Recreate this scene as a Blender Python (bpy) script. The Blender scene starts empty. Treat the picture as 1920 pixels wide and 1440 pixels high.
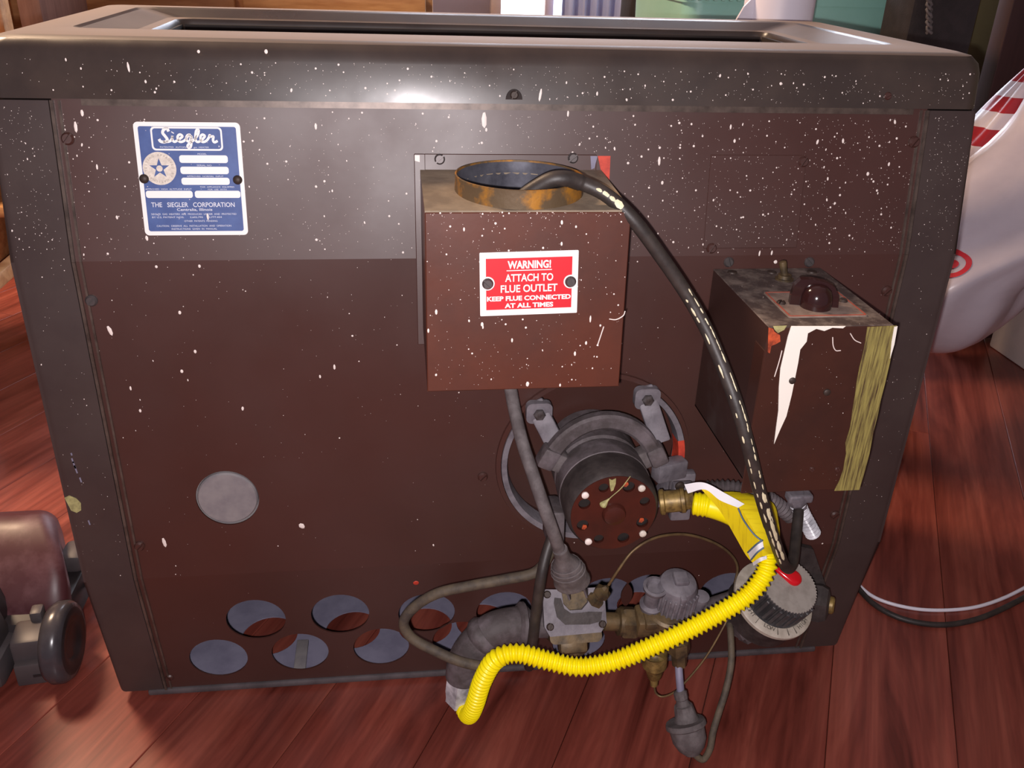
import bpy, bmesh, math, random
from mathutils import Vector, Matrix
random.seed(7)
scene = bpy.context.scene
COL = scene.collection
PI = math.pi

# ------------------------------------------------------------------ camera
F_PX = 1680.0
CAM = Vector((-0.0899, -0.6671, 0.6828))
YAW, PITCH, ROLL = math.radians(7.86), math.radians(26.5), math.radians(2.0)
FW = Vector((math.sin(YAW)*math.cos(PITCH), math.cos(YAW)*math.cos(PITCH), -math.sin(PITCH)))
_r = Vector((math.cos(YAW), -math.sin(YAW), 0)); _u = _r.cross(FW)
RT = math.cos(ROLL)*_r + math.sin(ROLL)*_u
UP = -math.sin(ROLL)*_r + math.cos(ROLL)*_u
cd = bpy.data.cameras.new('camera'); cam = bpy.data.objects.new('camera', cd); COL.objects.link(cam)
cd.sensor_width = 36.0; cd.lens = 36.0*F_PX/1920.0; cd.clip_start = 0.005; cd.clip_end = 50
cam.matrix_world = Matrix(((RT.x, UP.x, -FW.x, CAM.x), (RT.y, UP.y, -FW.y, CAM.y), (RT.z, UP.z, -FW.z, CAM.z), (0, 0, 0, 1)))
scene.camera = cam

# ------------------------------------------------------------------ light
world = bpy.data.worlds.new('world'); scene.world = world; world.use_nodes = True
bg = world.node_tree.nodes['Background']; bg.inputs[0].default_value = (0.66, 0.52, 0.60, 1); bg.inputs[1].default_value = 0.26

def add_light(name, kind, loc, energy, color, size=0.1, target=None, size_y=None):
    ld = bpy.data.lights.new(name, kind); ld.energy = energy; ld.color = color
    if kind == 'AREA':
        ld.size = size
        if size_y: ld.shape = 'RECTANGLE'; ld.size_y = size_y
    else: ld.shadow_soft_size = size
    o = bpy.data.objects.new(name, ld); COL.objects.link(o); o.location = loc
    if target is not None:
        o.rotation_euler = (Vector(target)-Vector(loc)).to_track_quat('-Z', 'Y').to_euler()
    return o
# the flash of the phone, just beside its lens
add_light('camera_flash', 'POINT', CAM - 0.010*RT - 0.013*UP, 21.0, (1.0, 0.93, 0.95), 0.004)
# daylight entering by the window at the far end
add_light('window_daylight', 'AREA', (0.75, 2.98, 1.45), 95.0, (0.82, 0.86, 1.0), 1.5, (0.4, 0, 0.0), 1.5)
# warm lamp of the room behind the heater on the left
add_light('room_lamp', 'AREA', (-1.25, 0.95, 1.9), 52.0, (1.0, 0.70, 0.46), 0.4, (-0.7, 0.9, 0.0))
scene.view_settings.view_transform = 'Standard'; scene.view_settings.look = 'None'
scene.view_settings.exposure = 0.0; scene.view_settings.gamma = 1.0
scene.view_settings.use_curve_mapping = False

# ------------------------------------------------------------------ measuring helpers
def ray(px, py): return FW + RT*((px-960)/F_PX) + UP*((720-py)/F_PX)
def hit(px, py, n, d):
    v = ray(px, py); return CAM + v*((d - n.dot(CAM))/n.dot(v))
def at_y(px, py, y): return hit(px, py, Vector((0, 1, 0)), y)
def at_x(px, py, x): return hit(px, py, Vector((1, 0, 0)), x)
def at_z(px, py, z): return hit(px, py, Vector((0, 0, 1)), z)
def frame(o, X, Y, Z):
    return Matrix(((X[0], Y[0], Z[0], o[0]), (X[1], Y[1], Z[1], o[1]), (X[2], Y[2], Z[2], o[2]), (0, 0, 0, 1)))
def axis_frame(o, z, xhint=(1, 0, 0)):
    z = Vector(z).normalized(); x = Vector(xhint); x = (x - z*x.dot(z))
    if x.length < 1e-4: x = Vector((0, 1, 0)) - z*z.y
    x.normalize(); y = z.cross(x); return frame(o, x, y, z)
Z1, Z2 = 0.458, 0.1636
TU, TL = math.radians(8.68), math.radians(8.5)
F_UP = frame((0, 0, Z1), (1, 0, 0), (0, math.sin(TU), math.cos(TU)), (0, -math.cos(TU), math.sin(TU)))
F_MID = frame((0, 0, 0), (1, 0, 0), (0, 0, 1), (0, -1, 0))
F_LO = frame((0, 0, Z2), (1, 0, 0), (0, -math.sin(TL), math.cos(TL)), (0, -math.cos(TL), -math.sin(TL)))
def on(fr, px, py, n=0.0):
    """pixel -> (u, v) on the plane at height n above a panel facet"""
    nz = fr.to_3x3() @ Vector((0, 0, 1)); p = hit(px, py, nz, nz.dot(fr.translation) + n)
    q = fr.inverted() @ p; return q.x, q.y
def T(x, y, z): return Matrix.Translation((x, y, z))

# ------------------------------------------------------------------ materials
def lin(c):
    out = []
    for v in c:
        v = v/255.0; out.append(v/12.92 if v <= 0.04045 else ((v+0.055)/1.055)**2.4)
    return (*out, 1.0)
MATS = {}
def pmat(name, base, rough=0.5, metal=0.0, alt=None, scale=20, lo=0.4, hi=0.65, bump=0.0, bscale=60, rvar=0.0, coat=0.0,
         spec=0.5, stretch=(1, 1, 1), emis=0.0, trans=0.0, random_off=False, sss=0.0, detail=5):
    m = bpy.data.materials.new(name); m.use_nodes = True; nt = m.node_tree; N, L = nt.nodes, nt.links
    b = N['Principled BSDF']; b.inputs['Base Color'].default_value = lin(base); b.inputs['Roughness'].default_value = rough
    b.inputs['Metallic'].default_value = metal; b.inputs['Specular IOR Level'].default_value = spec
    b.inputs['Coat Weight'].default_value = coat; b.inputs['Coat Roughness'].default_value = 0.12
    b.inputs['Transmission Weight'].default_value = trans
    if sss: b.inputs['Subsurface Weight'].default_value = sss; b.inputs['Subsurface Radius'].default_value = (.01, .01, .01)
    if emis: b.inputs['Emission Color'].default_value = lin(base); b.inputs['Emission Strength'].default_value = emis
    if alt or bump or rvar:
        tc = N.new('ShaderNodeTexCoord'); mp = N.new('ShaderNodeMapping'); mp.inputs['Scale'].default_value = stretch
        L.new(tc.outputs['Object'], mp.inputs[0]); vec = mp.outputs[0]
        if random_off:
            oi = N.new('ShaderNodeObjectInfo'); ml = N.new('ShaderNodeMath'); ml.operation = 'MULTIPLY'; ml.inputs[1].default_value = 37.0
            L.new(oi.outputs['Random'], ml.inputs[0]); ad = N.new('ShaderNodeVectorMath'); L.new(vec, ad.inputs[0]); L.new(ml.outputs[0], ad.inputs[1]); vec = ad.outputs[0]
        nz = N.new('ShaderNodeTexNoise'); nz.inputs['Scale'].default_value = scale; nz.inputs['Detail'].default_value = detail; nz.inputs['Roughness'].default_value = 0.62
        L.new(vec, nz.inputs['Vector'])
        if alt:
            mr = N.new('ShaderNodeMapRange'); mr.inputs[1].default_value = lo; mr.inputs[2].default_value = hi; L.new(nz.outputs[0], mr.inputs[0])
            mx = N.new('ShaderNodeMix'); mx.data_type = 'RGBA'; mx.inputs[6].default_value = lin(base); mx.inputs[7].default_value = lin(alt)
            L.new(mr.outputs[0], mx.inputs[0]); L.new(mx.outputs[2], b.inputs['Base Color'])
            if emis: L.new(mx.outputs[2], b.inputs['Emission Color'])
        if rvar:
            n3 = N.new('ShaderNodeTexNoise'); n3.inputs['Scale'].default_value = scale*0.7; n3.inputs['Detail'].default_value = 6; L.new(vec, n3.inputs['Vector'])
            m3 = N.new('ShaderNodeMapRange'); m3.inputs[1].default_value = .3; m3.inputs[2].default_value = .7
            m3.inputs[3].default_value = max(.03, rough-rvar); m3.inputs[4].default_value = min(1, rough+rvar)
            L.new(n3.outputs[0], m3.inputs[0]); L.new(m3.outputs[0], b.inputs['Roughness'])
        if bump:
            n2 = N.new('ShaderNodeTexNoise'); n2.inputs['Scale'].default_value = bscale; n2.inputs['Detail'].default_value = 3; L.new(vec, n2.inputs['Vector'])
            bp = N.new('ShaderNodeBump'); bp.inputs['Strength'].default_value = bump; bp.inputs['Distance'].default_value = 0.002
            L.new(n2.outputs[0], bp.inputs['Height']); L.new(bp.outputs[0], b.inputs['Normal'])
    MATS[name] = m; return m

ENAMEL = pmat('brown_enamel', (70, 40, 34), 0.46, alt=(66, 38, 32), scale=9, rvar=0.10, spec=0.75, bump=0.05, bscale=25)
LIDM = pmat('dark_lid_enamel', (58, 48, 44), 0.36, alt=(70, 58, 52), scale=14, rvar=0.13, spec=0.6, bump=0.06, bscale=20)
def dusty(m, col, lo_, hi_):
    N, L = m.node_tree.nodes, m.node_tree.links; b = N['Principled BSDF']; src = b.inputs['Base Color'].links[0].from_socket
    g = N.new('ShaderNodeNewGeometry'); sx = N.new('ShaderNodeSeparateXYZ'); L.new(g.outputs['True Normal'], sx.inputs[0])
    mr = N.new('ShaderNodeMapRange'); mr.inputs[1].default_value = lo_; mr.inputs[2].default_value = hi_; L.new(sx.outputs['Z'], mr.inputs[0])
    mx = N.new('ShaderNodeMix'); mx.data_type = 'RGBA'; mx.inputs[7].default_value = lin(col); L.new(mr.outputs[0], mx.inputs[0]); L.new(src, mx.inputs[6]); L.new(mx.outputs[2], b.inputs['Base Color'])
    rs = b.inputs['Roughness'].links[0].from_socket; mf = N.new('ShaderNodeMix'); mf.data_type = 'FLOAT'; mf.inputs[3].default_value = .85; L.new(mr.outputs[0], mf.inputs[0]); L.new(rs, mf.inputs[2]); L.new(mf.outputs[0], b.inputs['Roughness'])
dusty(LIDM, (146, 128, 117), .955, 1.0)
POST = pmat('dark_post_enamel', (64, 52, 50), 0.45, alt=(70, 58, 55), scale=18, rvar=0.08, bump=0.05, bscale=60)
FLUEM = pmat('flue_box_enamel', (90, 46, 32), 0.40, alt=(76, 40, 30), scale=12, rvar=0.08, bump=0.05, bscale=60)
CTRL = pmat('control_box_enamel', (66, 38, 30), 0.36, alt=(56, 33, 27), scale=16, rvar=0.1)
CTRLSIDE = pmat('control_box_side_enamel', (58, 36, 31), 0.5, alt=(74, 60, 56), scale=16, lo=.55, hi=.75)
DUSTTOP = pmat('dusty_brown_top', (70, 56, 52), 0.8, alt=(132, 118, 108), scale=60, lo=.45, hi=.72, bump=.2, bscale=300)
FLUETOP = pmat('sooty_flue_top', (122, 108, 92), 0.75, alt=(162, 146, 124), scale=22, bump=.15, bscale=120)
RUST = pmat('rusty_collar', (98, 80, 58), 0.6, 0.3, alt=(172, 118, 42), scale=42, lo=.48, hi=.62, bump=.2, bscale=150)
FLUEIN = pmat('zinc_flue_inside', (112, 112, 122), 0.45, 0.5, alt=(60, 60, 70), scale=30, lo=.4, hi=.7)
ZINC = pmat('galvanised_steel', (136, 132, 152), 0.55, 0.0, alt=(118, 114, 134), scale=26, bump=.05)
DISCM = pmat('grey_disc_cover', (142, 136, 136), 0.6, 0.1, alt=(122, 116, 120), scale=60, lo=.4, hi=.7)
SEAM = pmat('worn_edge', (98, 84, 76), 0.4, 0.3, alt=(70, 58, 52), scale=60)
LIP = pmat('grey_base_edge', (104, 96, 98), 0.5, 0.3, alt=(84, 78, 80), scale=40)
PAINT = pmat('cream_paint', (240, 226, 218), 0.5)
WHITEPAINT = pmat('white_paint', (246, 240, 228), 0.5, alt=(200, 190, 175), scale=90, lo=.66, hi=.75)
OLIVE = pmat('olive_brushed_paint', (150, 138, 76), 0.6, alt=(70, 52, 34), scale=60, lo=.42, hi=.66, stretch=(9, 1, 0.55), bump=.2, bscale=100)
REDPAINT = pmat('red_primer', (214, 74, 52), 0.55, alt=(170, 52, 40), scale=90)
ORANGE = pmat('orange_primer', (206, 88, 48), 0.6, alt=(120, 50, 30), scale=120)
IRON = pmat('dusty_iron', (78, 70, 70), 0.65, 0.1, alt=(116, 106, 110), scale=45, lo=.42, hi=.7, bump=.25, bscale=160)
IRONDARK = pmat('dark_iron', (52, 45, 44), 0.6, 0.2, alt=(76, 68, 66), scale=50, bump=.2, bscale=180)
ALU = pmat('dusty_cast_aluminium', (130, 124, 130), 0.6, 0.1, alt=(98, 92, 98), scale=50, bump=.2, bscale=180)
BRASS = pmat('dirty_brass', (112, 92, 62), 0.5, 0.25, alt=(62, 52, 40), scale=50, bump=.15, bscale=150)
BRASSY = pmat('bright_brass', (150, 124, 70), 0.45, 0.3, alt=(84, 66, 40), scale=90)
STEEL = pmat('bright_steel', (236, 236, 242), 0.28, 0.0, alt=(140, 140, 146), scale=40)
MOTORCAP = pmat('brown_motor_cap', (74, 34, 26), 0.32, alt=(60, 30, 24), scale=30, rvar=.08)
DARKHOLE = pmat('interior_shade', (34, 26, 24), 0.8, alt=(46, 34, 30), scale=30)  # near-black colour that paints the shade inside openings
RUBBER = pmat('black_rubber_cord', (46, 40, 38), 0.5, alt=(62, 54, 50), scale=70, bump=.1, bscale=200)
RUBBERGREY = pmat('dusty_rubber', (84, 76, 76), 0.75, alt=(110, 102, 102), scale=70, bump=.2, bscale=250)
OLDCORD = pmat('dirty_cord', (96, 84, 68), 0.7, alt=(64, 56, 50), scale=60, bump=.2, bscale=200)
COPPER = pmat('dull_copper_tube', (132, 108, 74), 0.5, 0.5, alt=(96, 76, 56), scale=60)
YELLOW = pmat('yellow_hose_coating', (255, 238, 10), 0.35, alt=(252, 230, 6), scale=50, spec=.4, sss=0)
TAGY = pmat('yellow_tag', (246, 220, 24), 0.55, alt=(214, 184, 20), scale=9, lo=.5, hi=.72, stretch=(4, 60, 4))
TAGW = pmat('white_tag', (240, 238, 240), 0.6)
TAGG = pmat('grey_tag_line', (92, 112, 130), 0.6)
BLUE = pmat('blue_plate', (62, 84, 140), 0.5, alt=(72, 96, 152), scale=60)
PLATEW = pmat('plate_white', (244, 240, 236), 0.5)
SEAL = pmat('plate_seal', (206, 196, 184), 0.55, alt=(230, 220, 206), scale=300)
SIGNRED = pmat('sign_red', (214, 34, 46), 0.45)
RIVET = pmat('rusty_rivet', (62, 50, 44), 0.55, 0.3)
SCREWM = pmat('steel_screw', (104, 98, 98), 0.45, 0.5, alt=(70, 62, 60), scale=200)
BAKE = pmat('bakelite', (46, 24, 24), 0.14, spec=.6)
DIALPLATE = pmat('dusty_dial_plate', (150, 132, 120), 0.55, alt=(120, 102, 92), scale=90)
DIALRED = pmat('dial_plate_red_line', (176, 84, 66), 0.5)
DIALGREY = pmat('dial_dusty_top', (156, 148, 140), 0.75, alt=(136, 128, 120), scale=90)
DIALRING = pmat('dial_ring', (186, 176, 162), 0.45, 0.0, alt=(160, 150, 136), scale=90)
DIALRIB = pmat('dial_ribs', (58, 56, 58), 0.5, alt=(76, 72, 72), scale=80)
REDGLOSS = pmat('red_pointer', (206, 16, 30), 0.15, spec=.6)
# background
FLOORM = None
MAROON = pmat('maroon_plastic', (80, 42, 46), 0.45, alt=(110, 74, 78), scale=26, lo=.5, hi=.75, rvar=.1)
GREYPL = pmat('grey_plastic', (84, 76, 76), 0.45, alt=(70, 64, 66), scale=15)
BLACKPL = pmat('black_plastic', (36, 31, 32), 0.45, alt=(48, 42, 44), scale=20)
CHROME = pmat('wheel_rim', (74, 70, 74), 0.25, 0.1, alt=(60, 56, 60), scale=30)
TANWOOD = pmat('tan_wood', (208, 160, 110), 0.45, alt=(178, 128, 82), scale=7, stretch=(1, 8, 8), bump=.05)
BROWNWOOD = pmat('brown_wood', (124, 92, 82), 0.5, alt=(104, 74, 66), scale=8, stretch=(8, 8, 1))
TEAL = pmat('teal_plastic', (158, 214, 198), 0.35, alt=(146, 204, 188), scale=5)
WHITEPL = pmat('white_plastic', (232, 226, 236), 0.35)
BLACKCL = pmat('black_cloth', (30, 24, 25), 0.85, alt=(40, 33, 34), scale=60, bump=.2, bscale=400)
BRAID = pmat('grey_braid', (96, 90, 90), 0.7, alt=(60, 54, 54), scale=200)
BAGM = pmat('white_bag_film', (200, 190, 198), 0.32, alt=(188, 178, 188), scale=8, bump=.5, bscale=22, sss=0)
BAGRED = pmat('bag_red', (196, 30, 44), 0.4)
OLIVEW = pmat('olive_wall_paint', (112, 104, 74), 0.6, alt=(104, 96, 68), scale=10)
DARKDOOR = pmat('dark_door_wood', (66, 40, 38), 0.5, alt=(54, 32, 31), scale=6, stretch=(8, 8, .6))
WALLM = pmat('pale_wall_paint', (150, 140, 152), 0.8, alt=(144, 134, 146), scale=6)
TRIMW = pmat('white_trim_paint', (222, 206, 200), 0.4, alt=(212, 196, 190), scale=10)
CURTAIN = pmat('pale_blue_curtain', (196, 206, 236), 0.8, alt=(176, 188, 226), scale=10, stretch=(10, 1, .3))
PANE = pmat('daylight_pane', (232, 242, 255), 0.2, emis=2.2)
CEILM = pmat('ceiling_paint', (200, 192, 190), 0.9, alt=(194, 186, 184), scale=5)

# ------------------------------------------------------------------ mesh helpers
class MB:
    def __init__(s): s.v = []; s.f = []
    def add(s, vs, fs, M=None):
        n = len(s.v)
        for p in vs:
            p = Vector(p); s.v.append(M @ p if M is not None else p)
        s.f += [tuple(i+n for i in f) for f in fs]; return s
    def box(s, M, x0, x1, y0, y1, z0, z1):
        vs = [(x0, y0, z0), (x1, y0, z0), (x1, y1, z0), (x0, y1, z0), (x0, y0, z1), (x1, y0, z1), (x1, y1, z1), (x0, y1, z1)]
        return s.add(vs, [(0, 3, 2, 1), (4, 5, 6, 7), (0, 1, 5, 4), (1, 2, 6, 5), (2, 3, 7, 6), (3, 0, 4, 7)], M)
    def rbox(s, M, x0, x1, y0, y1, z0, z1, b=0.002, seg=2):
        bm = bmesh.new(); bmesh.ops.create_cube(bm, size=1)
        for v in bm.verts: v.co = Vector((x0+(v.co.x+.5)*(x1-x0), y0+(v.co.y+.5)*(y1-y0), z0+(v.co.z+.5)*(z1-z0)))
        bmesh.ops.bevel(bm, geom=bm.edges[:], offset=b, segments=seg, profile=.5, affect='EDGES'); return s.bm(bm, M)
    def bm(s, bm, M=None):
        bm.verts.index_update(); s.add([v.co.copy() for v in bm.verts], [tuple(v.index for v in f.verts) for f in bm.faces], M); bm.free(); return s
    def prism(s, M, poly, z0, z1):
        n = len(poly); vs = [(x, y, z0) for x, y in poly] + [(x, y, z1) for x, y in poly]
        fs = [tuple(range(n-1, -1, -1)), tuple(range(n, 2*n))] + [(i, (i+1) % n, n+(i+1) % n, n+i) for i in range(n)]
        return s.add(vs, fs, M)
    def lathe(s, M, prof, seg=32, a0=0.0, a1=2*PI):
        full = abs(a1-a0-2*PI) < 1e-6; k = seg if full else seg+1; vs = []; fs = []; rings = []
        for r, h in prof:
            if r < 1e-7: rings.append([len(vs)]); vs.append((0, 0, h))
            else:
                rings.append(list(range(len(vs), len(vs)+k)))
                for i in range(k):
                    a = a0+(a1-a0)*i/seg; vs.append((r*math.cos(a), r*math.sin(a), h))
        for A, B in zip(rings, rings[1:]):
            for i in range(seg):
                j = (i+1) % k if full else i+1
                a = (A[0], A[0]) if len(A) == 1 else (A[i], A[j]); b = (B[0], B[0]) if len(B) == 1 else (B[i], B[j])
                q = [a[0], a[1], b[1], b[0]]; q = [x for n_, x in enumerate(q) if x not in q[:n_]]
                if len(q) > 2: fs.append(tuple(q))
        return s.add(vs, fs, M)
    def tube(s, pts, r, seg=12, cap=True, flat=1.0):
        n = len(pts); rr = r if isinstance(r, (list, tuple)) else [r]*n
        t = [(pts[min(i+1, n-1)]-pts[max(i-1, 0)]).normalized() for i in range(n)]
        u = Vector((0, 0, 1)).cross(t[0]);
        if u.length < 1e-3: u = Vector((1, 0, 0)).cross(t[0])
        u.normalize(); vs = []; fs = []
        for i in range(n):
            u = (u - t[i]*u.dot(t[i])).normalized(); w = t[i].cross(u)
            for k in range(seg):
                a = 2*PI*k/seg; vs.append(pts[i] + (u*math.cos(a)*flat + w*math.sin(a))*rr[i])
        for i in range(n-1):
            for k in range(seg):
                j = (k+1) % seg; fs.append((i*seg+k, i*seg+j, (i+1)*seg+j, (i+1)*seg+k))
        if cap: fs.append(tuple(range(seg-1, -1, -1))); fs.append(tuple(range((n-1)*seg, n*seg)))
        return s.add(vs, fs)

W = {}   # world matrices
def setup(o, parent, M):
    W[o.name] = M.copy()
    if parent is not None:
        o.parent = parent; o.matrix_parent_inverse = W[parent.name].inverted()
    o.matrix_basis = M
def obj(name, mb, mat, parent=None, smooth=35, label=None):
    vs = mb.v; lo = Vector((min(v.x for v in vs), min(v.y for v in vs), min(v.z for v in vs))); hi = Vector((max(v.x for v in vs), max(v.y for v in vs), max(v.z for v in vs)))
    c = (lo+hi)/2; 
    if parent is None: c.z = lo.z
    me = bpy.data.meshes.new(name); me.from_pydata([tuple(v-c) for v in vs], [], mb.f); me.validate()
    bm = bmesh.new(); bm.from_mesh(me); bmesh.ops.recalc_face_normals(bm, faces=bm.faces[:]); bm.to_mesh(me); bm.free()
    if smooth: 
        me.shade_smooth(); me.set_sharp_from_angle(angle=math.radians(smooth))
    me.materials.append(mat)
    o = bpy.data.objects.new(name, me); COL.objects.link(o); setup(o, parent, Matrix.Translation(c))
    if label: o['label'] = label
    return o
def inst(src, name, parent, M):
    o = bpy.data.objects.new(name, src); COL.objects.link(o); setup(o, parent, M); return o
def empty(name, loc):
    o = bpy.data.objects.new(name, None); COL.objects.link(o); o.empty_display_size = .02; setup(o, None, Matrix.Translation(loc)); return o
def tag(o, label, cat, group=None):
    o['label'] = label; o['category'] = cat
    if group: o['group'] = group
    return o
def struct(o, label=None):
    o['kind'] = 'structure'
    if label: o['label'] = label
    return o
def crom(pts, n=10):
    P = [pts[0]*2-pts[1]] + list(pts) + [pts[-1]*2-pts[-2]]; out = []
    for i in range(1, len(P)-2):
        a, b, c, d = P[i-1:i+3]
        for k in range(n):
            t = k/n; out.append(.5*((2*b)+(c-a)*t+(2*a-5*b+4*c-d)*t*t+(3*b-a-3*c+d)*t**3))
    out.append(pts[-1]); return out
def resample(pts, step):
    out = [pts[0]]; acc = 0
    for a, b in zip(pts, pts[1:]):
        L = (b-a).length; d = step-acc
        while d <= L and L > 0:
            out.append(a.lerp(b, d/L)); d += step
        acc = (acc+L) % step if L else acc
    out.append(pts[-1]); return out
def pix(path): return [at_y(x, y, d) for x, y, d in path]
def rrect(x0, x1, y0, y1, r, seg=5):
    out = []
    for cx, cy, a in ((x1-r, y1-r, 0), (x0+r, y1-r, 90), (x0+r, y0+r, 180), (x1-r, y0+r, 270)):
        for k in range(seg+1):
            t = math.radians(a+90*k/seg); out.append((cx+r*math.cos(t), cy+r*math.sin(t)))
    return out
def circ(cx, cy, r, seg=40, ry=None): return [(cx+r*math.cos(2*PI*i/seg), cy+(ry or r)*math.sin(2*PI*i/seg)) for i in range(seg)]
def plate(mb, M, outline, holes, z0, z1):
    """flat sheet with real cut-outs"""
    cu = bpy.data.curves.new('sheet', 'CURVE'); cu.dimensions = '2D'; cu.fill_mode = 'BOTH'; cu.extrude = (z1-z0)/2
    for poly in [outline]+holes:
        sp = cu.splines.new('POLY'); sp.points.add(len(poly)-1); sp.use_cyclic_u = True
        for p, (x, y) in zip(sp.points, poly): p.co = (x, y, 0, 1)
    o = bpy.data.objects.new('sheet', cu); COL.objects.link(o)
    me = bpy.data.meshes.new_from_object(o.evaluated_get(bpy.context.evaluated_depsgraph_get()))
    mb.add([v.co + Vector((0, 0, (z0+z1)/2)) for v in me.vertices], [tuple(p.vertices) for p in me.polygons], M)
    bpy.data.objects.remove(o); bpy.data.curves.remove(cu); bpy.data.meshes.remove(me); return mb
def text_mb(mb, M, txt, x, y, h, depth=0.0, width=None, bold=0.0, align='CENTER', shear=0.0):
    cu = bpy.data.curves.new('txt', 'FONT'); cu.body = txt; cu.size = 1.0; cu.align_x = align; cu.offset = bold; cu.shear = shear; cu.resolution_u = 3
    o = bpy.data.objects.new('txt', cu); COL.objects.link(o)
    me = bpy.data.meshes.new_from_object(o.evaluated_get(bpy.context.evaluated_depsgraph_get()))
    vs = [v.co.copy() for v in me.vertices]
    s = h/0.72; sx = s
    w = max(v.x for v in vs)-min(v.x for v in vs)
    if width: sx = width/w
    cx = (max(v.x for v in vs)+min(v.x for v in vs))/2 if align == 'CENTER' else 0
    mb.add([Vector((x+(v.x-cx)*sx, y+v.y*s, depth)) for v in vs], [tuple(p.vertices) for p in me.polygons], M)
    bpy.data.objects.remove(o); bpy.data.curves.remove(cu); bpy.data.meshes.remove(me); return mb
# slotted screw head, unit radius, +Z outwards
_mb = MB(); _mb.lathe(Matrix.Identity(4), [(1, -.2), (1, .12), (.0, .12)], 14)
for sgn in (1, -1):
    a0 = math.asin(.16); half = [(math.cos(a), math.sin(a)*sgn) for a in [a0+(PI-2*a0)*k/9 for k in range(10)]]
    if sgn < 0: half = half[::-1]
    n_ = len(half); vs = [(x, y, .12) for x, y in half]+[(x*.72, max(abs(y)*.72, .16)*sgn, .5) for x, y in half]
    _mb.add(vs, [tuple(range(n_, 2*n_))]+[(i, (i+1) % n_, n_+(i+1) % n_, n_+i) for i in range(n_)])
def mesh_of(name, mb, mat, smooth=35):
    me = bpy.data.meshes.new(name); me.from_pydata([tuple(v) for v in mb.v], [], mb.f); me.validate()
    bm = bmesh.new(); bm.from_mesh(me); bmesh.ops.recalc_face_normals(bm, faces=bm.faces[:]); bm.to_mesh(me); bm.free()
    if smooth: me.shade_smooth(); me.set_sharp_from_angle(angle=math.radians(smooth))
    me.materials.append(mat); return me
SCREW = mesh_of('screw_head', _mb, SCREWM, 25)
SCREWBROWN = SCREW.copy(); SCREWBROWN.materials.clear(); SCREWBROWN.materials.append(ENAMEL)
SCREWDARK = SCREW.copy(); SCREWDARK.materials.clear(); SCREWDARK.materials.append(RIVET)
def screw(parent, fr, u, v, r, n=0.0, src=None, rot=None, name='screw'):
    a = random.uniform(0, PI) if rot is None else rot
    return inst(src or SCREW, name, parent, fr @ T(u, v, n) @ Matrix.Rotation(a, 4, 'Z') @ Matrix.Scale(r, 4))
def specks(name, parent, fr, n, gen, mat=None, rmin=.0002, rmax=.0009, big=()):
    """dried paint spatter: little domes; gen() -> (u, v) or None; big: (u, v, rx, ry, angle)"""
    mb = MB()
    def dome(u, v, rx, ry, a=0.0, h=None):
        h = h or min(rx, ry)*.35; k = 7; c, s_ = math.cos(a), math.sin(a); vs = [(u, v, h)]
        for i in range(k):
            t = 2*PI*i/k+.3; x, y = rx*math.cos(t)*random.uniform(.85, 1.1), ry*math.sin(t)
            vs.append((u+c*x-s_*y, v+s_*x+c*y, -.00005))
        mb.add(vs, [(0, 1+i, 1+(i+1) % k) for i in range(k)], fr)
    i = 0; tries = 0
    while i < n and tries < n*30:
        tries += 1; p = gen()
        if not p: continue
        i += 1; r = rmin + (rmax-rmin)*random.random()**7; e = 1.0 if random.random() < .8 else random.uniform(1.2, 2.2)
        dome(p[0], p[1], r, r*e, random.uniform(-.3, .3))
    for u, v, rx, ry, a in big: dome(u, v, rx, ry, a)
    o = obj(name, mb, mat or PAINT, parent, 60); o['kind'] = 'stuff'; return o

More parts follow.
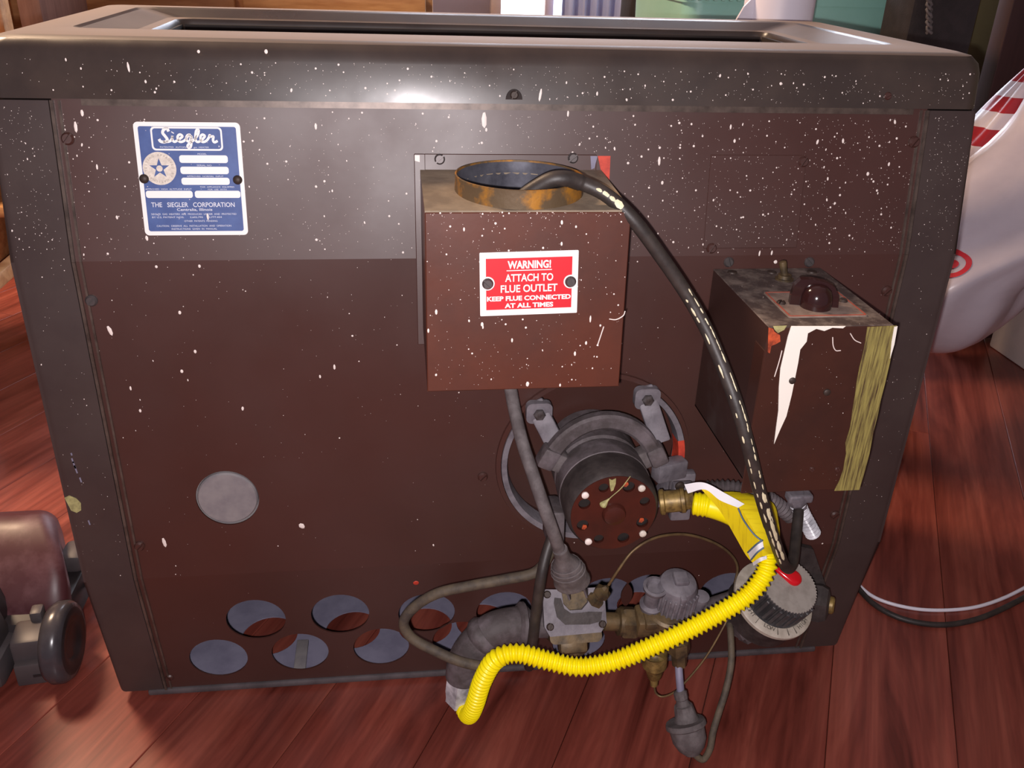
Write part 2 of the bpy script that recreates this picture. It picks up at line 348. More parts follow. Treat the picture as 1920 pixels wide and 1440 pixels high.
# ================================================================== SETTING
def floor_material():
    m = bpy.data.materials.new('red_laminate'); m.use_nodes = True; nt = m.node_tree; N, L = nt.nodes, nt.links; b = N['Principled BSDF']
    tc = N.new('ShaderNodeTexCoord'); oi = N.new('ShaderNodeObjectInfo')
    ml = N.new('ShaderNodeMath'); ml.operation = 'MULTIPLY'; ml.inputs[1].default_value = 61.0; L.new(oi.outputs['Random'], ml.inputs[0])
    ad = N.new('ShaderNodeVectorMath'); L.new(tc.outputs['Object'], ad.inputs[0]); L.new(ml.outputs[0], ad.inputs[1])
    mp = N.new('ShaderNodeMapping'); mp.inputs['Scale'].default_value = (14, 1.6, 6); L.new(ad.outputs[0], mp.inputs[0])
    nz = N.new('ShaderNodeTexNoise'); nz.inputs['Scale'].default_value = 1.7; nz.inputs['Detail'].default_value = 7; nz.inputs['Roughness'].default_value = .6; nz.inputs['Distortion'].default_value = .8; L.new(mp.outputs[0], nz.inputs['Vector'])
    cr = N.new('ShaderNodeValToRGB'); e = cr.color_ramp.elements; e[0].position = .28; e[0].color = lin((74, 30, 23)); e[1].position = .74; e[1].color = lin((166, 90, 74))
    x = e.new(.5); x.color = lin((130, 63, 52)); x = e.new(.40); x.color = lin((112, 52, 43)); L.new(nz.outputs[0], cr.inputs[0])
    m2 = N.new('ShaderNodeMapping'); m2.inputs['Scale'].default_value = (160, 4, 60); L.new(ad.outputs[0], m2.inputs[0])
    n2 = N.new('ShaderNodeTexNoise'); n2.inputs['Scale'].default_value = 1.0; n2.inputs['Detail'].default_value = 3; L.new(m2.outputs[0], n2.inputs['Vector'])
    mr = N.new('ShaderNodeMapRange'); mr.inputs[1].default_value = .3; mr.inputs[2].default_value = .7; mr.inputs[3].default_value = .78; mr.inputs[4].default_value = 1.1; L.new(n2.outputs[0], mr.inputs[0])
    hv = N.new('ShaderNodeHueSaturation'); L.new(cr.outputs[0], hv.inputs['Color']); 
    r2 = N.new('ShaderNodeMapRange'); r2.inputs[3].default_value = .8; r2.inputs[4].default_value = 1.18; L.new(oi.outputs['Random'], r2.inputs[0])
    mm = N.new('ShaderNodeMath'); mm.operation = 'MULTIPLY'; L.new(mr.outputs[0], mm.inputs[0]); L.new(r2.outputs[0], mm.inputs[1]); L.new(mm.outputs[0], hv.inputs['Value'])
    L.new(hv.outputs[0], b.inputs['Base Color']); b.inputs['Roughness'].default_value = .3; b.inputs['Specular IOR Level'].default_value = .5
    bp = N.new('ShaderNodeBump'); bp.inputs['Strength'].default_value = .06; bp.inputs['Distance'].default_value = .002; L.new(nz.outputs[0], bp.inputs['Height']); L.new(bp.outputs[0], b.inputs['Normal'])
    return m
FLOORM = floor_material()
GAP = pmat('plank_joint', (30, 14, 12), 0.8, alt=(36, 18, 14), scale=20)
mb = MB().box(None, -2.2, 2.2, -1.2, 3.3, -.03, -.0085); floor = struct(obj('floor', mb, GAP, None, 0))
floor['label'] = 'reddish brown laminate plank floor'
PW, PL = 0.118, 1.25
PM = mesh_of('plank', MB().rbox(None, -PW/2+.0003, PW/2-.0003, -PL/2+.0003, PL/2-.0003, -.009, 0, .0007, 1), FLOORM)
HEAD = math.radians(27.6); Rz = Matrix.Rotation(-HEAD, 4, 'Z')
for i in range(-24, 25):
    off = ((i*0.37) % 1.0)*PL
    for k in range(-4, 5):
        c = Rz @ Vector((i*PW+.02, k*PL+off, 0))
        if -1.7 < c.x < 2.0 and -.95 < c.y < 3.0: inst(PM, 'plank', floor, Matrix.Translation(c) @ Rz)

struct(obj('wall_back', MB().box(None, -2.2, 2.2, 3.2, 3.3, -.03, 2.5), WALLM, None, 0))
struct(obj('wall_left', MB().box(None, -2.3, -2.2, -1.2, 3.3, -.03, 2.5), WALLM, None, 0))
struct(obj('wall_right', MB().box(None, 2.2, 2.3, -1.2, 3.3, -.03, 2.5), OLIVEW, None, 0))
struct(obj('ceiling', MB().box(None, -2.3, 2.3, -1.2, 3.3, 2.5, 2.55), CEILM, None, 0))
w1 = empty('window_1', (0.95, 3.15, 0.2)); struct(w1, 'bright window with pale frame in the far wall')
x0, x1 = 0.30, 1.95
obj('pane', MB().box(None, x0+.03, x1-.03, 3.17, 3.185, .23, 1.97), PANE, w1, 0)
for a, b, c, d in ((x0, x0+.04, .2, 2.0), (x1-.04, x1, .2, 2.0), (x0+.04, x1-.04, .2, .24), (x0+.04, x1-.04, 1.96, 2.0), (.515, .55, .24, 1.96)):
    obj('window_frame', MB().rbox(None, a, b, 3.14, 3.199, c, d, .004), TRIMW, w1)
# curtain hanging over the right part of the window
mb = MB(); n = 90; vs = []; fs = []
for k in range(n+1):
    x = .57+.52*k/n; y = 3.06+.018*math.sin(k*.75)
    vs += [(x, y, .12), (x, y, 2.1)]
fs = [(2*k, 2*k+2, 2*k+3, 2*k+1) for k in range(n)]; mb.add(vs, fs)
vs2 = [(x, y+.004, z) for x, y, z in vs]; mb.add(vs2, [f[::-1] for f in fs])
tag(obj('curtain', mb, CURTAIN), 'pale blue gathered curtain hanging beside the bright window pane', 'curtain')

# ================================================================== THE HEATER
H = empty('gas_heater', (0, .16, 0))
tag(H, 'old brown enamelled gas heater seen from the back, spattered with white paint', 'heater')
WP, WO = 0.328, 0.3715

# --- back panel: three facets of one bent sheet with its cut-outs
hole_px = [(480, 1162), (638, 1152), (800, 1150), (945, 1146), (410, 1234), (563, 1223), (715, 1213), (862, 1200), (1215, 1113), (1085, 1203), (1135, 1120), (1360, 1110)]
lo_holes = [circ(*on(F_LO, *p), .0272, 36) for p in hole_px]
BC = (0.0774, 0.2690); BR = 0.0835
disc_c = (-0.2405, 0.2445)
mb = MB()
plate(mb, F_UP, [(-WP, 0), (WP, 0), (WP, .116), (-WP, .116)], [], -.0015, 0)
plate(mb, F_MID, [(-WP, Z2), (WP, Z2), (WP, Z1), (-WP, Z1)], [circ(*BC, BR, 64), circ(*disc_c, .0262, 48, .0275)], -.0015, 0)
plate(mb, F_LO, [(-WP, -.154), (WP, -.154), (WP, 0), (-WP, 0)], lo_holes, -.0015, 0)
panel = obj('back_panel', mb, ENAMEL, H, 8, 'brown back panel bent in three facets')
prof = [(.0172, .5706), (0, Z1), (0, Z2), (.0234, .0099), (.32, .0099), (.32, .5706)]
for sgn in (-1, 1):
    bm = bmesh.new(); a = WP+.0018 if sgn > 0 else -WO; b = WO if sgn > 0 else -WP-.0018
    L = [bm.verts.new((a, y-.0012, z)) for y, z in prof]; Rr = [bm.verts.new((b, y-.0012, z)) for y, z in prof]
    bm.faces.new(L[::-1]); bm.faces.new(Rr)
    for i in range(6): bm.faces.new((L[i], L[(i+1) % 6], Rr[(i+1) % 6], Rr[i]))
    ed = [e for e in bm.edges if all(abs(v.co.x-(WO*sgn)) < 1e-5 for v in e.verts)]
    bmesh.ops.bevel(bm, geom=ed, offset=.006, segments=4, profile=.5, affect='EDGES')
    obj('side_panel', MB().bm(bm), POST, H, 30, 'dark grey-brown side panel')
    for xo, wd, pr in ((WP-.0052, .0016, .0016), (WP-.0004, .0022, .0030)):
        mb = MB(); pts = [Vector((sgn*xo, y-pr*.3, z)) for y, z in prof[:4]]
        for p, q in zip(pts, pts[1:]):
            d = (q-p); z_ = d.normalized(); mb.box(axis_frame(p, z_), -wd/2, wd/2, -pr/2, pr/2, 0, d.length)
        obj('seam_strip', mb, SEAM, H, 0)
obj('base_edge', MB().rbox(None, -.345, .345, .0205, .028, .0035, .0102, .002), LIP, H)
obj('front_panel', MB().rbox(None, -WP, WP, .30, .318, .011, .57, .004), ENAMEL, H)
for sx in (-.31, .31):
    for y in (.05, .29): obj('foot', MB().lathe(T(sx, y, 0), [(0, 0), (.014, 0), (.014, .0036), (0, .0036)], 16), BLACKPL, H)
# --- lid
loops = [(.3725, .0150, .33, .5720), (.3725, .0194, .33, .598), (.3712, .0222, .328, .605), (.3670, .0270, .324, .6102), (.3600, .0345, .317, .612),
         (.330, .085, .301, .612), (.3262, .089, .297, .6108), (.300, .105, .287, .6045), (.292, .110, .283, .6035), (.290, .112, .281, .600), (.290, .112, .281, .45)]
mb = MB(); vs = []; K = None
for xh, yf, yb, z in loops:
    r_ = [(x, y) for x, y in rrect(-xh, xh, yf, yb, .014, 5)]; K = len(r_); vs += [(x, y, z) for x, y in r_]
fs = [(i*K+k, i*K+(k+1) % K, (i+1)*K+(k+1) % K, (i+1)*K+k) for i in range(len(loops)-1) for k in range(K)]
fs.append(tuple(range((len(loops)-1)*K, len(loops)*K)))
vs += [(x*.995, y*(1 if y > .1 else .9)+(.004 if y < .1 else -.004), .5722) for x, y, z in vs[:K]]
mb.add(vs, fs)
lid = obj('lid', mb, LIDM, H, 40, 'dark lid frame with a long rectangular opening')
obj('lid_shade_walls', MB().box(None, -.289, .289, .114, .28, .452, .456).box(None, -.289, .289, .2775, .2805, .456, .599).box(None, -.2895, -.2865, .114, .2775, .456, .599).box(None, .2865, .2895, .114, .2775, .456, .599), DARKHOLE, lid, 0)  # dark walls added inside the lid opening to paint its shade
obj('lid_flange', MB().box(F_UP, -WP+.02, WP-.012, .1105, .118, 0, .0008), SEAM, lid, 0)
u, v = on(F_UP, 963, 176); mb = MB()
half = [(math.cos(a)*.0062, math.sin(a)*.0075) for a in [PI*k/12 for k in range(13)]]
mb.prism(F_UP @ T(u, v-.004, 0), half, .0018, .0036); obj('notch_shade', mb, DARKHOLE, lid)  # raised dark half disc, painted shade in place of a real cutout
screw(lid, F_UP, u, v-.0008, .0032, .0036, SCREWDARK)
for p in ((1662, 180),): screw(lid, F_UP, *on(F_UP, *p), .003, .0022, SCREWBROWN)
# --- screws of the back panel
for p in ((128, 260), (1713, 266)): screw(panel, F_UP, *on(F_UP, *p), .0045, .0009, SCREWBROWN, .9)
for p in ((1662, 545), (905, 893), (262, 1023), (1565, 965)): screw(panel, F_MID, *on(F_MID, *p), .0045, .0009, SCREWBROWN, .8)
screw(panel, F_MID, *on(F_MID, 172, 563), .0045, .0009, SCREW, .8); screw(panel, F_LO, *on(F_LO, 318, 1270), .004, 0, SCREWBROWN)
# --- disc cover
obj('disc_cover', MB().lathe(F_MID @ T(*disc_c, 0), [(0, .0005), (.0240, .0005), (.0252, -.001), (.0256, -.004), (.031, -.004), (.031, -.006), (0, -.006)], 48), DISCM, H, 30, 'round grey disc covering an opening')
# --- galvanised pan behind the lower vent holes, with its own holes
inner_px = [(506, 1191), (662, 1180), (797, 1173), (905, 1165), (1060, 1150), (1205, 1140)]
ZP = .0115
ih = []
for p in inner_px:
    q = at_z(*p, ZP); ih.append(circ(q.x, q.y, .0290, 32))
mb = MB(); plate(mb, T(0, 0, 0), [(-WP, .026), (WP, .026), (WP, .30), (-WP, .30)], ih, ZP-.0012, ZP)
pan = obj('vent_pan', mb, ZINC, H, 8, 'galvanised inner plate seen through the vent holes')
q = at_z(566, 1225, ZP); obj('pan_rib', MB().rbox(None, q.x-.006, q.x+.006, .03, .075, ZP, ZP+.004, .001), DISCM, pan)
# --- vent hole rims are part of the sheet; paint spot
u, v = on(F_LO, 780, 1093); obj('paint_spot', MB().lathe(F_LO @ T(u, v, 0), [(0.0028, -.0001), (.0022, .0004), (0, .0005)], 12), REDPAINT, panel)
# --- access plate on the upper right
u0, v1 = on(F_UP, 1332, 290); u1 = on(F_UP, 1512, 292)[0]
ap = obj('access_plate', MB().rbox(F_UP, u0, u1, .006, v1, -.0002, .0009, .0004, 1), ENAMEL, H)
specks('paint_specks', ap, F_UP @ T(0, 0, .0010), 210, lambda: (random.uniform(u0+.001, u1-.001), random.uniform(.008, v1-.001)), None, .00016, .0009)
for p in ((1505, 303), (1333, 465)): screw(ap, F_UP, *on(F_UP, *p), .0042, .0012, SCREWBROWN, 1.0)

# --- nameplate
def nameplate():
    u0, v1 = on(F_UP, 249, 228); u1, v0 = on(F_UP, 463, 440); u0 = (u0+on(F_UP, 273, 438)[0])/2; u1 = (u1+on(F_UP, 453, 231)[0])/2
    w, h = u1-u0, v1-v0; M = F_UP @ T(u0, v0, 0)
    np_ = obj('nameplate', MB().prism(M, rrect(0, w, 0, h, .0032), 0, .0010), PLATEW, H, 30, 'blue and white rating plate with script lettering')
    b = .0030; obj('blue_field', MB().prism(M, rrect(b, w-b, b, h-b, .0016), .0010, .00115), BLUE, np_)
    z = .00125; X = lambda a: a*w; Yf = lambda a: h*(1-a)
    wm = MB()
    def bar(m, a0, a1, b0, b1, r=.0018, z0=.0011, z1=z): m.prism(M, rrect(X(a0), X(a1), Yf(b1), Yf(b0), min(r, h*(b1-b0)*.49)), z0, z1)
    # logo frame
    plate(wm, M, rrect(X(.155), X(.825), Yf(.245), Yf(.04), .0028), [rrect(X(.155)+.0012, X(.825)-.0012, Yf(.245)+.0012, Yf(.04)-.0012, .002)], .0011, z)
    for a0, a1, b0, b1 in ((.40, .86, .285, .352), (.40, .86, .385, .45), (.40, .86, .482, .545), (.05, .495, .598, .662), (.515, .955, .598, .662)): bar(wm, a0, a1, b0, b1)
    obj('white_fields', wm, PLATEW, np_, 0)
    # round seal with star
    sc = (X(.205), Yf(.402)); sr = w*.158
    sl = obj('seal', MB().lathe(M @ T(*sc, 0), [(sr, .0011), (sr, z), (0, z)], 36), SEAL, np_)
    star = []
    for k in range(10):
        r_ = sr*(.62 if k % 2 == 0 else .24); a = PI/2+k*PI/5; star.append((sc[0]+r_*math.cos(a), sc[1]+r_*math.sin(a)))
    obj('star', MB().prism(M, star, z, z+.0001), BLUE, np_, 0); obj('star_hub', MB().lathe(M @ T(*sc, 0), [(sr*.19, z), (sr*.19, z+.0002), (0, z+.0002)], 16), SEAL, np_)
    tm = MB()
    ring_t = 'APPROVED BY NATIONAL TESTING '
    for i, ch in enumerate(ring_t):
        if ch == ' ': continue
        a = PI/2 - 2*PI*i/len(ring_t); text_mb(tm, M @ T(*sc, 0) @ Matrix.Rotation(a-PI/2, 4, 'Z'), ch, 0, sr*.74, .0017, z+.0002)
    obj('seal_lettering', tm, pmat('seal_print', (150, 140, 132), .6, alt=(160, 150, 140), scale=50), np_, 0)
    # script logo drawn as a brush stroke
    def stroke(mb, pts, r):
        P = [M @ Vector((X(.155)+(X(.825)-X(.155))*x, Yf(.245)+(Yf(.04)-Yf(.245))*y, z)) for x, y in pts]
        c = crom(P, 6); n = (M.to_3x3() @ Vector((0, 0, 1))); vs = []; 
        for i in range(len(c)):
            t = (c[min(i+1, len(c)-1)]-c[max(i-1, 0)]).normalized(); s_ = t.cross(n)*r; vs += [c[i]-s_, c[i]+s_]
        mb.add(vs, [(2*i, 2*i+1, 2*i+3, 2*i+2) for i in range(len(c)-1)])
    sm = MB(); R_ = .00085
    stroke(sm, [(.255, .80), (.235, .92), (.19, .88), (.17, .74), (.20, .60), (.225, .46), (.19, .36), (.13, .38), (.11, .48)], R_*1.2)
    stroke(sm, [(.16, .37), (.25, .38), (.29, .50), (.30, .62), (.295, .46), (.32, .37), (.36, .42), (.40, .50), (.44, .60), (.41, .68), (.375, .60), (.375, .46), (.40, .37), (.45, .40), (.49, .50), (.52, .62), (.55, .66), (.52, .66), (.495, .56), (.50, .42), (.535, .40), (.565, .62), (.56, .40), (.545, .18), (.515, .12), (.50, .2), (.54, .34), (.60, .46), (.66, .68), (.675, .86), (.645, .86), (.625, .66), (.62, .46), (.645, .37), (.69, .42), (.73, .52), (.755, .62), (.725, .68), (.695, .60), (.695, .45), (.72, .37), (.77, .42), (.81, .56), (.825, .66), (.84, .60), (.875, .60), (.865, .44), (.885, .36), (.93, .42)], R_)
    stroke(sm, [(.305, .74), (.312, .77)], R_*1.2)
    obj('script_lettering', sm, PLATEW, np_, 0)
    tm = MB()
    def line(t, a, b_, hh, wd, bold=0.0): text_mb(tm, M, t, X(a), Yf(b_), hh, z, width=X(wd), bold=bold)
    line('PATENTED  AUTOMATIC  gas  HEATER', .46, .222, .0011, .46); line('R', .79, .215, .0012, .018)
    line('MODEL', .62, .280, .0011, .085); line('SERIAL NO', .63, .379, .0011, .14); line('APPROVED  NORMAL  INPUT', .63, .476, .0011, .35)
    line('THIS  APPLIANCE  EQUIPPED', .735, .570, .0010, .33); line('FOR  USE  WITH', .735, .592, .0010, .18); line('APPROVED  HIGH  ALTITUDE  INPUT', .27, .590, .0011, .44)
    line('THE   SIEGLER   CORPORATION', .49, .743, .0034, .80, .012); line('Centralia, Illinois', .50, .778, .0020, .34, .01)
    line('SIEGLER  GAS  HEATERS  ARE  PRODUCED  UNDER  AND  PROTECTED', .49, .815, .0013, .82); line('BY U.S. PATENT NOS.      2,602,795      2,777,454', .42, .843, .0013, .67); line('OTHER  PATENTS  PENDING', .55, .878, .0013, .32)
    line('CAUTION:  OBSERVE  ALL  INSTALLATION  AND  OPERATION', .48, .922, .0013, .72); line('INSTRUCTIONS  GIVEN  IN  MANUAL', .48, .950, .0013, .44)
    obj('small_print', tm, pmat('plate_print', (214, 216, 226), .5, alt=(220, 222, 230), scale=50), np_, 0)
    for p in ((271, 335), (446, 337)):
        u, v = on(F_UP, *p); inst(RIV, 'rivet', np_, F_UP @ T(u, v, .0012) @ Matrix.Scale(.0034, 4))
    specks('paint_specks', np_, F_UP @ T(0, 0, .0013), 26, lambda: (random.uniform(u0, u1), random.uniform(v0, v1)), None, .0002, .0005, [(*on(F_UP, 390, 406), .0008, .0026, .05)])
RIV = mesh_of('rivet', MB().lathe(Matrix.Identity(4), [(1, -.2), (1, .1), (.8, .42), (.4, .6), (0, .65)], 18), RIVET)
nameplate()

# --- flue box
def flue_box():
    M = F_UP; tf = math.radians(4.5); x0, x1 = -.0718, .0668
    F_FB = frame((0, -.1000, .3930), (1, 0, 0), (0, math.sin(tf), math.cos(tf)), (0, -math.cos(tf), math.sin(tf))); HB = .1270
    bm_ = MB(); n = 0.0
    bm_.rbox(F_FB, x0, x1, 0, HB, -.0015, 0, .0006, 1)
    A = F_FB @ Vector((0, HB, -.0006)); B = Vector((0, .0085, .5235)); BB = F_FB @ Vector((0, 0, -.0006))
    for xa, xb in ((x0, x0+.0014), (x1-.0014, x1)):     # sides reach back to the panel
        bm_.prism(frame((xa, 0, 0), (0, 1, 0), (0, 0, 1), (1, 0, 0)), [(BB.y, BB.z), (-.003, .405), (-.001, .452), (B.y, B.z), (A.y, A.z)], 0, xb-xa)
    fb = obj('flue_box', bm_, FLUEM, H, 20, 'brown sheet metal flue box')
    # back plate behind it, with lip on the left
    ul, vt = on(F_UP, 776, 288); ur = on(F_UP, 1147, 288)[0]; vb = on(F_UP, 787, 645)[1]
    bp = obj('mounting_plate', MB().rbox(M, ul, x0+.004, vb, vt, .0, .0022, .0005, 1).rbox(M, ul+.002, ur-.012, vt-.012, vt, .0, .0018, .0005, 1), ENAMEL, fb)
    obj('red_patch', MB().prism(M, [(ur-.011, vt-.001), (ur-.001, vt-.001), (ur-.001, vt-.034), (ur-.005, vt-.028), (ur-.0035, vt-.018), (ur-.008, vt-.012)], 0, .0005), REDPAINT, fb, 0)
    obj('grey_patch', MB().prism(M, [(ur-.017, vt-.001), (ur-.0115, vt-.001), (ur-.0135, vt-.010), (ur-.016, vt-.011)], .0018, .0022), ZINC, fb, 0)
    obj('white_patch', MB().prism(M, [(ul+.0005, vt-.001), (ul+.0042, vt-.001), (ul+.0042, vt-.006), (ul+.0005, vt-.005)], .0022, .0025), PAINT, fb, 0)
    for p in ((824, 298), (1073, 296)): screw(fb, F_UP, *on(F_UP, *p), .0040, .0028)
    # sloping top sheet with the round opening
    d = (B-A); L_ = d.length; y_ = d.normalized(); z_ = Vector((1, 0, 0)).cross(y_)
    TM = frame(A, (1, 0, 0), y_, z_)
    c0 = at_z(974, 327, .5335); cy = (TM.inverted() @ Vector((c0.x, c0.y, .52))).y; R0 = .0452
    mb = MB(); plate(mb, TM, [(x0, 0), (x1, 0), (x1, L_), (x0, L_)], [circ(c0.x, cy, R0-.001, 40)], 0, .0012)
    tp = obj('top_sheet', mb, FLUETOP, fb, 20, 'dusty tan top of the flue box')
    zb = .508; zt = .5335
    cm = MB().lathe(T(c0.x, c0.y, 0), [(R0+.0012, zb), (R0, zt-.004), (R0+.0003, zt), (R0-.0008, zt+.0003), (R0-.0012, zt-.001)], 56)
    obj('flue_collar', cm, RUST, fb, 40, 'rust-stained round collar')
    obj('collar_lining', MB().lathe(T(c0.x, c0.y, 0), [(R0-.0009, zt-.0002), (R0-.0016, zb), (R0-.0016, zb-.05)], 56), FLUEIN, fb, 40)
    obj('inner_baffle', MB().box(None, x0+.004, x1-.004, -.09, -.002, .472, .474), FLUETOP, fb, 0)
    # warning sign
    q = [on(F_FB, *p, n) for p in ((897, 474), (1085, 468), (1081, 586), (902, 592))]
    X_ = Vector((q[1][0]-q[0][0]+q[2][0]-q[3][0], q[1][1]-q[0][1]+q[2][1]-q[3][1], 0)); w = X_.length/2; X_.normalize()
    Y_ = Vector((-X_.y, X_.x, 0)); h = ((q[0][1]-q[3][1])+(q[1][1]-q[2][1]))/2; cx = sum(a[0] for a in q)/4; cyy = sum(a[1] for a in q)/4
    S = F_FB @ frame((cx, cyy, n), X_, Y_, (0, 0, 1))
    sg = obj('warning_sign', MB().prism(S, rrect(-w/2, w/2, -h/2, h/2, .0006, 2), 0, .0008), PLATEW, fb, 0, 'red and white warning sign')
    obj('red_field', MB().box(S, -w/2+.0042, w/2-.0042, -h/2+.0042, h/2-.0042, .0008, .00095), SIGNRED, sg, 0)
    tm = MB(); z = .0011
    def ln(t, y, hh, wd, bold=.02): text_mb(tm, S, t, 0, y*h, hh*h, z, width=wd*w, bold=bold)
    ln('WARNING!', .245, .118, .44, .035); tm.box(S, -.23*w, .23*w, .205*h, .218*h, .00095, z)
    ln('ATTACH TO', .040, .118, .49, .02); ln('FLUE OUTLET', -.130, .118, .58, .02); ln('KEEP FLUE CONNECTED', -.262, .072, .86, .04); ln('AT ALL TIMES', -.378, .072, .50, .04)
    obj('lettering', tm, PLATEW, sg, 0)
    for sx, p in ((-1, (914, 531)), (1, (1069, 527))):
        u, v = on(F_FB, *p, n); obj('washer', MB().lathe(F_FB @ T(u, v, n), [(.0048, .0008), (.0048, .0013), (0, .0014)], 24), PLATEW, sg); screw(sg, F_FB, u, v, .0039, n+.0016)
    bigs = []
    for px, py, a, b in ((818, 585, 1, 2.2), (904, 608, 1.2, 1.8), (989, 720, 1.4, 2.2), (1078, 663, 1, 2.0), (1050, 722, .8, 1.3), (1099, 643, .9, 1.6), (960, 638, .8, 1.8), (1107, 598, .7, 3), (870, 430, .7, 1.6), (1080, 425, .8, 1), (1053, 457, .8, 1.6), (803, 620, .8, 1.8)):
        u, v = on(F_FB, px, py, n); bigs.append((u, v, a*.0009, b*.0009, 0))
    specks('paint_specks', fb, F_FB @ T(0, 0, n+.0002), 330, lambda: (random.uniform(x0+.001, x1-.001), random.uniform(.001, HB-.001)), None, .00016, .0009, bigs)
    specks('paint_specks', fb, F_FB @ T(0, 0, n+.0002), 60, lambda: (random.uniform(x0+.001, x1-.001), HB-random.random()**2*.004), None, .0002, .0007)
    # thread-like paint run on the right edge
    pts = [F_FB @ Vector((*on(F_FB, *p, n), n+.0002)) for p in ((1172, 583), (1168, 592), (1155, 599), (1142, 598))]
    pts2 = [F_FB @ Vector((*on(F_FB, *p, n), n+.0002)) for p in ((1132, 612), (1126, 630), (1120, 648))]
    obj('paint_run', MB().tube(crom(pts, 6), .0004, 6).tube(crom(pts2, 6), [.0004]*12+[.0009], 6), PAINT, fb)
flue_box()

# --- blower opening and motor
def blower():
    cx, cz = BC; M = F_MID @ T(cx, cz, 0)
    op = obj('blower_housing', MB().lathe(M, [(BR+.004, .0004), (BR+.0035, .0022), (BR-.0005, .0022), (BR-.002, -.03), (.03, -.034), (0, -.034)], 72), ENAMEL, H, 30, 'dark round blower opening')
    obj('housing_rim', MB().lathe(M, [(BR-.001, .0018), (BR-.0012, .0036), (BR-.006, .003), (BR-.0070, -.002), (BR-.0072, -.014)], 72, math.radians(150), math.radians(415)), ALU, op, 30)
    obj('red_patch', MB().lathe(M, [(BR-.0076, -.012), (BR-.0068, .0034), (BR-.0012, .0042)], 10, math.radians(-12), math.radians(14)), REDPAINT, op)
    mt = obj('blower_motor', MB().lathe(M, [(.030, -.03), (.0375, -.026), (.0385, 0), (.0385, .022), (.0365, .024), (.0365, .027), (.0390, .030), (.0392, .050), (.0385, .0505)], 56), IRON, H, 30, 'dusty cylindrical blower motor')
    obj('motor_shell', MB().lathe(M, [(.0385, .050), (.0388, .068), (.0382, .0755), (.0368, .0800), (.0345, .0822)], 56), IRONDARK, mt, 30)
    hs = []
    R1 = .0268
    for k in range(8):
        a = PI/2+.39+k*PI/4; hs.append((a, .0050 if k % 3 else .0042))
    mb = MB(); plate(mb, M, circ(0, 0, .0352, 56), [circ(R1*math.cos(a), R1*math.sin(a), r, 16) for a, r in hs], .0795, .0822)
    obj('end_cap', mb, MOTORCAP, mt, 20, 'brown perforated end cap')
    obj('end_cap_back', MB().lathe(M, [(.036, .070), (0, .070)], 40), DARKHOLE, mt)
    obj('centre_boss', MB().lathe(M, [(.0098, .082), (.0096, .0845), (.0085, .0866), (.005, .0876), (0, .088)], 28), MOTORCAP, mt)
    for (px, py), m in (((1097, 928), PAINT), ((1103, 1015), PAINT), ((1205, 1000), SEAL), ((1203, 915), SEAL)):
        u, v = on(F_MID, px, py, .0822); obj('end_bolt', MB().lathe(F_MID @ T(u, v, .0822), [(.0030, 0), (.0030, .0012), (.002, .002), (0, .0022)], 12), m, mt)
    for px, py in ((1095, 988), (1173, 908), (1202, 975)):
        u, v = on(F_MID, px, py, .0815); obj('orange_spot', MB().prism(F_MID @ T(u, v, .0816), [(-.002, -.0015), (.0005, -.002), (.0022, 0), (.0018, .002), (-.001, .0024)], 0, .0008), ORANGE, mt, 0)
    ps = [Vector((*on(F_MID, *p, .0828), 0)) for p in ((1182, 893), (1165, 915), (1148, 930), (1135, 942), (1127, 950))]
    ps = [F_MID @ Vector((p.x, p.y, .0828)) for p in ps]
    obj('paint_run', MB().tube(crom(ps, 6), [.0004]*15+[.0008, .001, .0016, .0022, .0026, .003, .0032, .003, .0024, .001], 8), OLIVEP, mt)
    u, v = on(F_MID, 1149, 909, .0826); obj('paint_blob', MB().prism(F_MID @ T(u, v, .0824), [(-.0035, .006), (-.001, .0045), (.002, .006), (.0022, .001), (.0008, -.005), (-.001, -.006), (-.0022, -.002)], 0, .0006), OLIVEP, mt, 0)
    # clamp: thick arc in front of the ring carried by two rubber blocks
    arc = []
    for k in range(25):
        a = math.radians(22+136*k/24); arc.append(M @ Vector((.0500*math.cos(a), .0600*math.sin(a)-.003, .030)))
    n = len(arc); vs = []; fs = []
    for i, p in enumerate(arc):
        t = (arc[min(i+1, n-1)]-arc[max(i-1, 0)]).normalized(); nn = Vector((0, -1, 0)); s_ = t.cross(nn)
        for a, b in ((-.0068, -.004), (.0068, -.004), (.0068, .003), (.0045, .005), (-.0045, .005), (-.0068, .003)): vs.append(p+s_*a+nn*b)
    for i in range(n-1):
        for k in range(6): fs.append((i*6+k, i*6+(k+1) % 6, (i+1)*6+(k+1) % 6, (i+1)*6+k))
    fs += [tuple(range(6)), tuple(range((n-1)*6, n*6))]
    obj('clamp_arc', MB().add(vs, fs), IRON, mt, 40)
    for a in (26, 154):
        A = math.radians(a); R_ = M @ Matrix.Rotation(A, 4, 'Z')
        obj('rubber_mount', MB().rbox(R_, .0355, .0500, -.0085, .0085, .020, .034, .002), RUBBERGREY, mt)
        obj('clamp_foot', MB().rbox(R_, .0445, .0600, -.0105, .0090, .022, .037, .003), IRON, mt)
    # bracket arms up to the ring
    for (px, py), (qx, qy) in (((1010, 772), (1045, 840)), ((1212, 745), (1240, 830))):
        a = at_y(px, py, -.006); b = at_y(qx, qy, -.022); d = (b-a)
        fr = axis_frame(a, d, (0, -1, 0))
        obj('bracket_arm', MB().rbox(fr, -.003, .003, -.0085, .0085, -.010, d.length, .002), ALU, mt)
        fr2 = F_MID @ T(a.x, a.z, -a.y+.002)
        obj('bracket_pad', MB().prism(fr2, rrect(-.011, .011, -.009, .010, .005), -.005, .0025), ALU, mt)
        obj('bolt', MB().lathe(fr2, [(.0052, .0025), (.0052, .005), (.004, .0062), (0, .0065)], 6), SCREWM, mt)
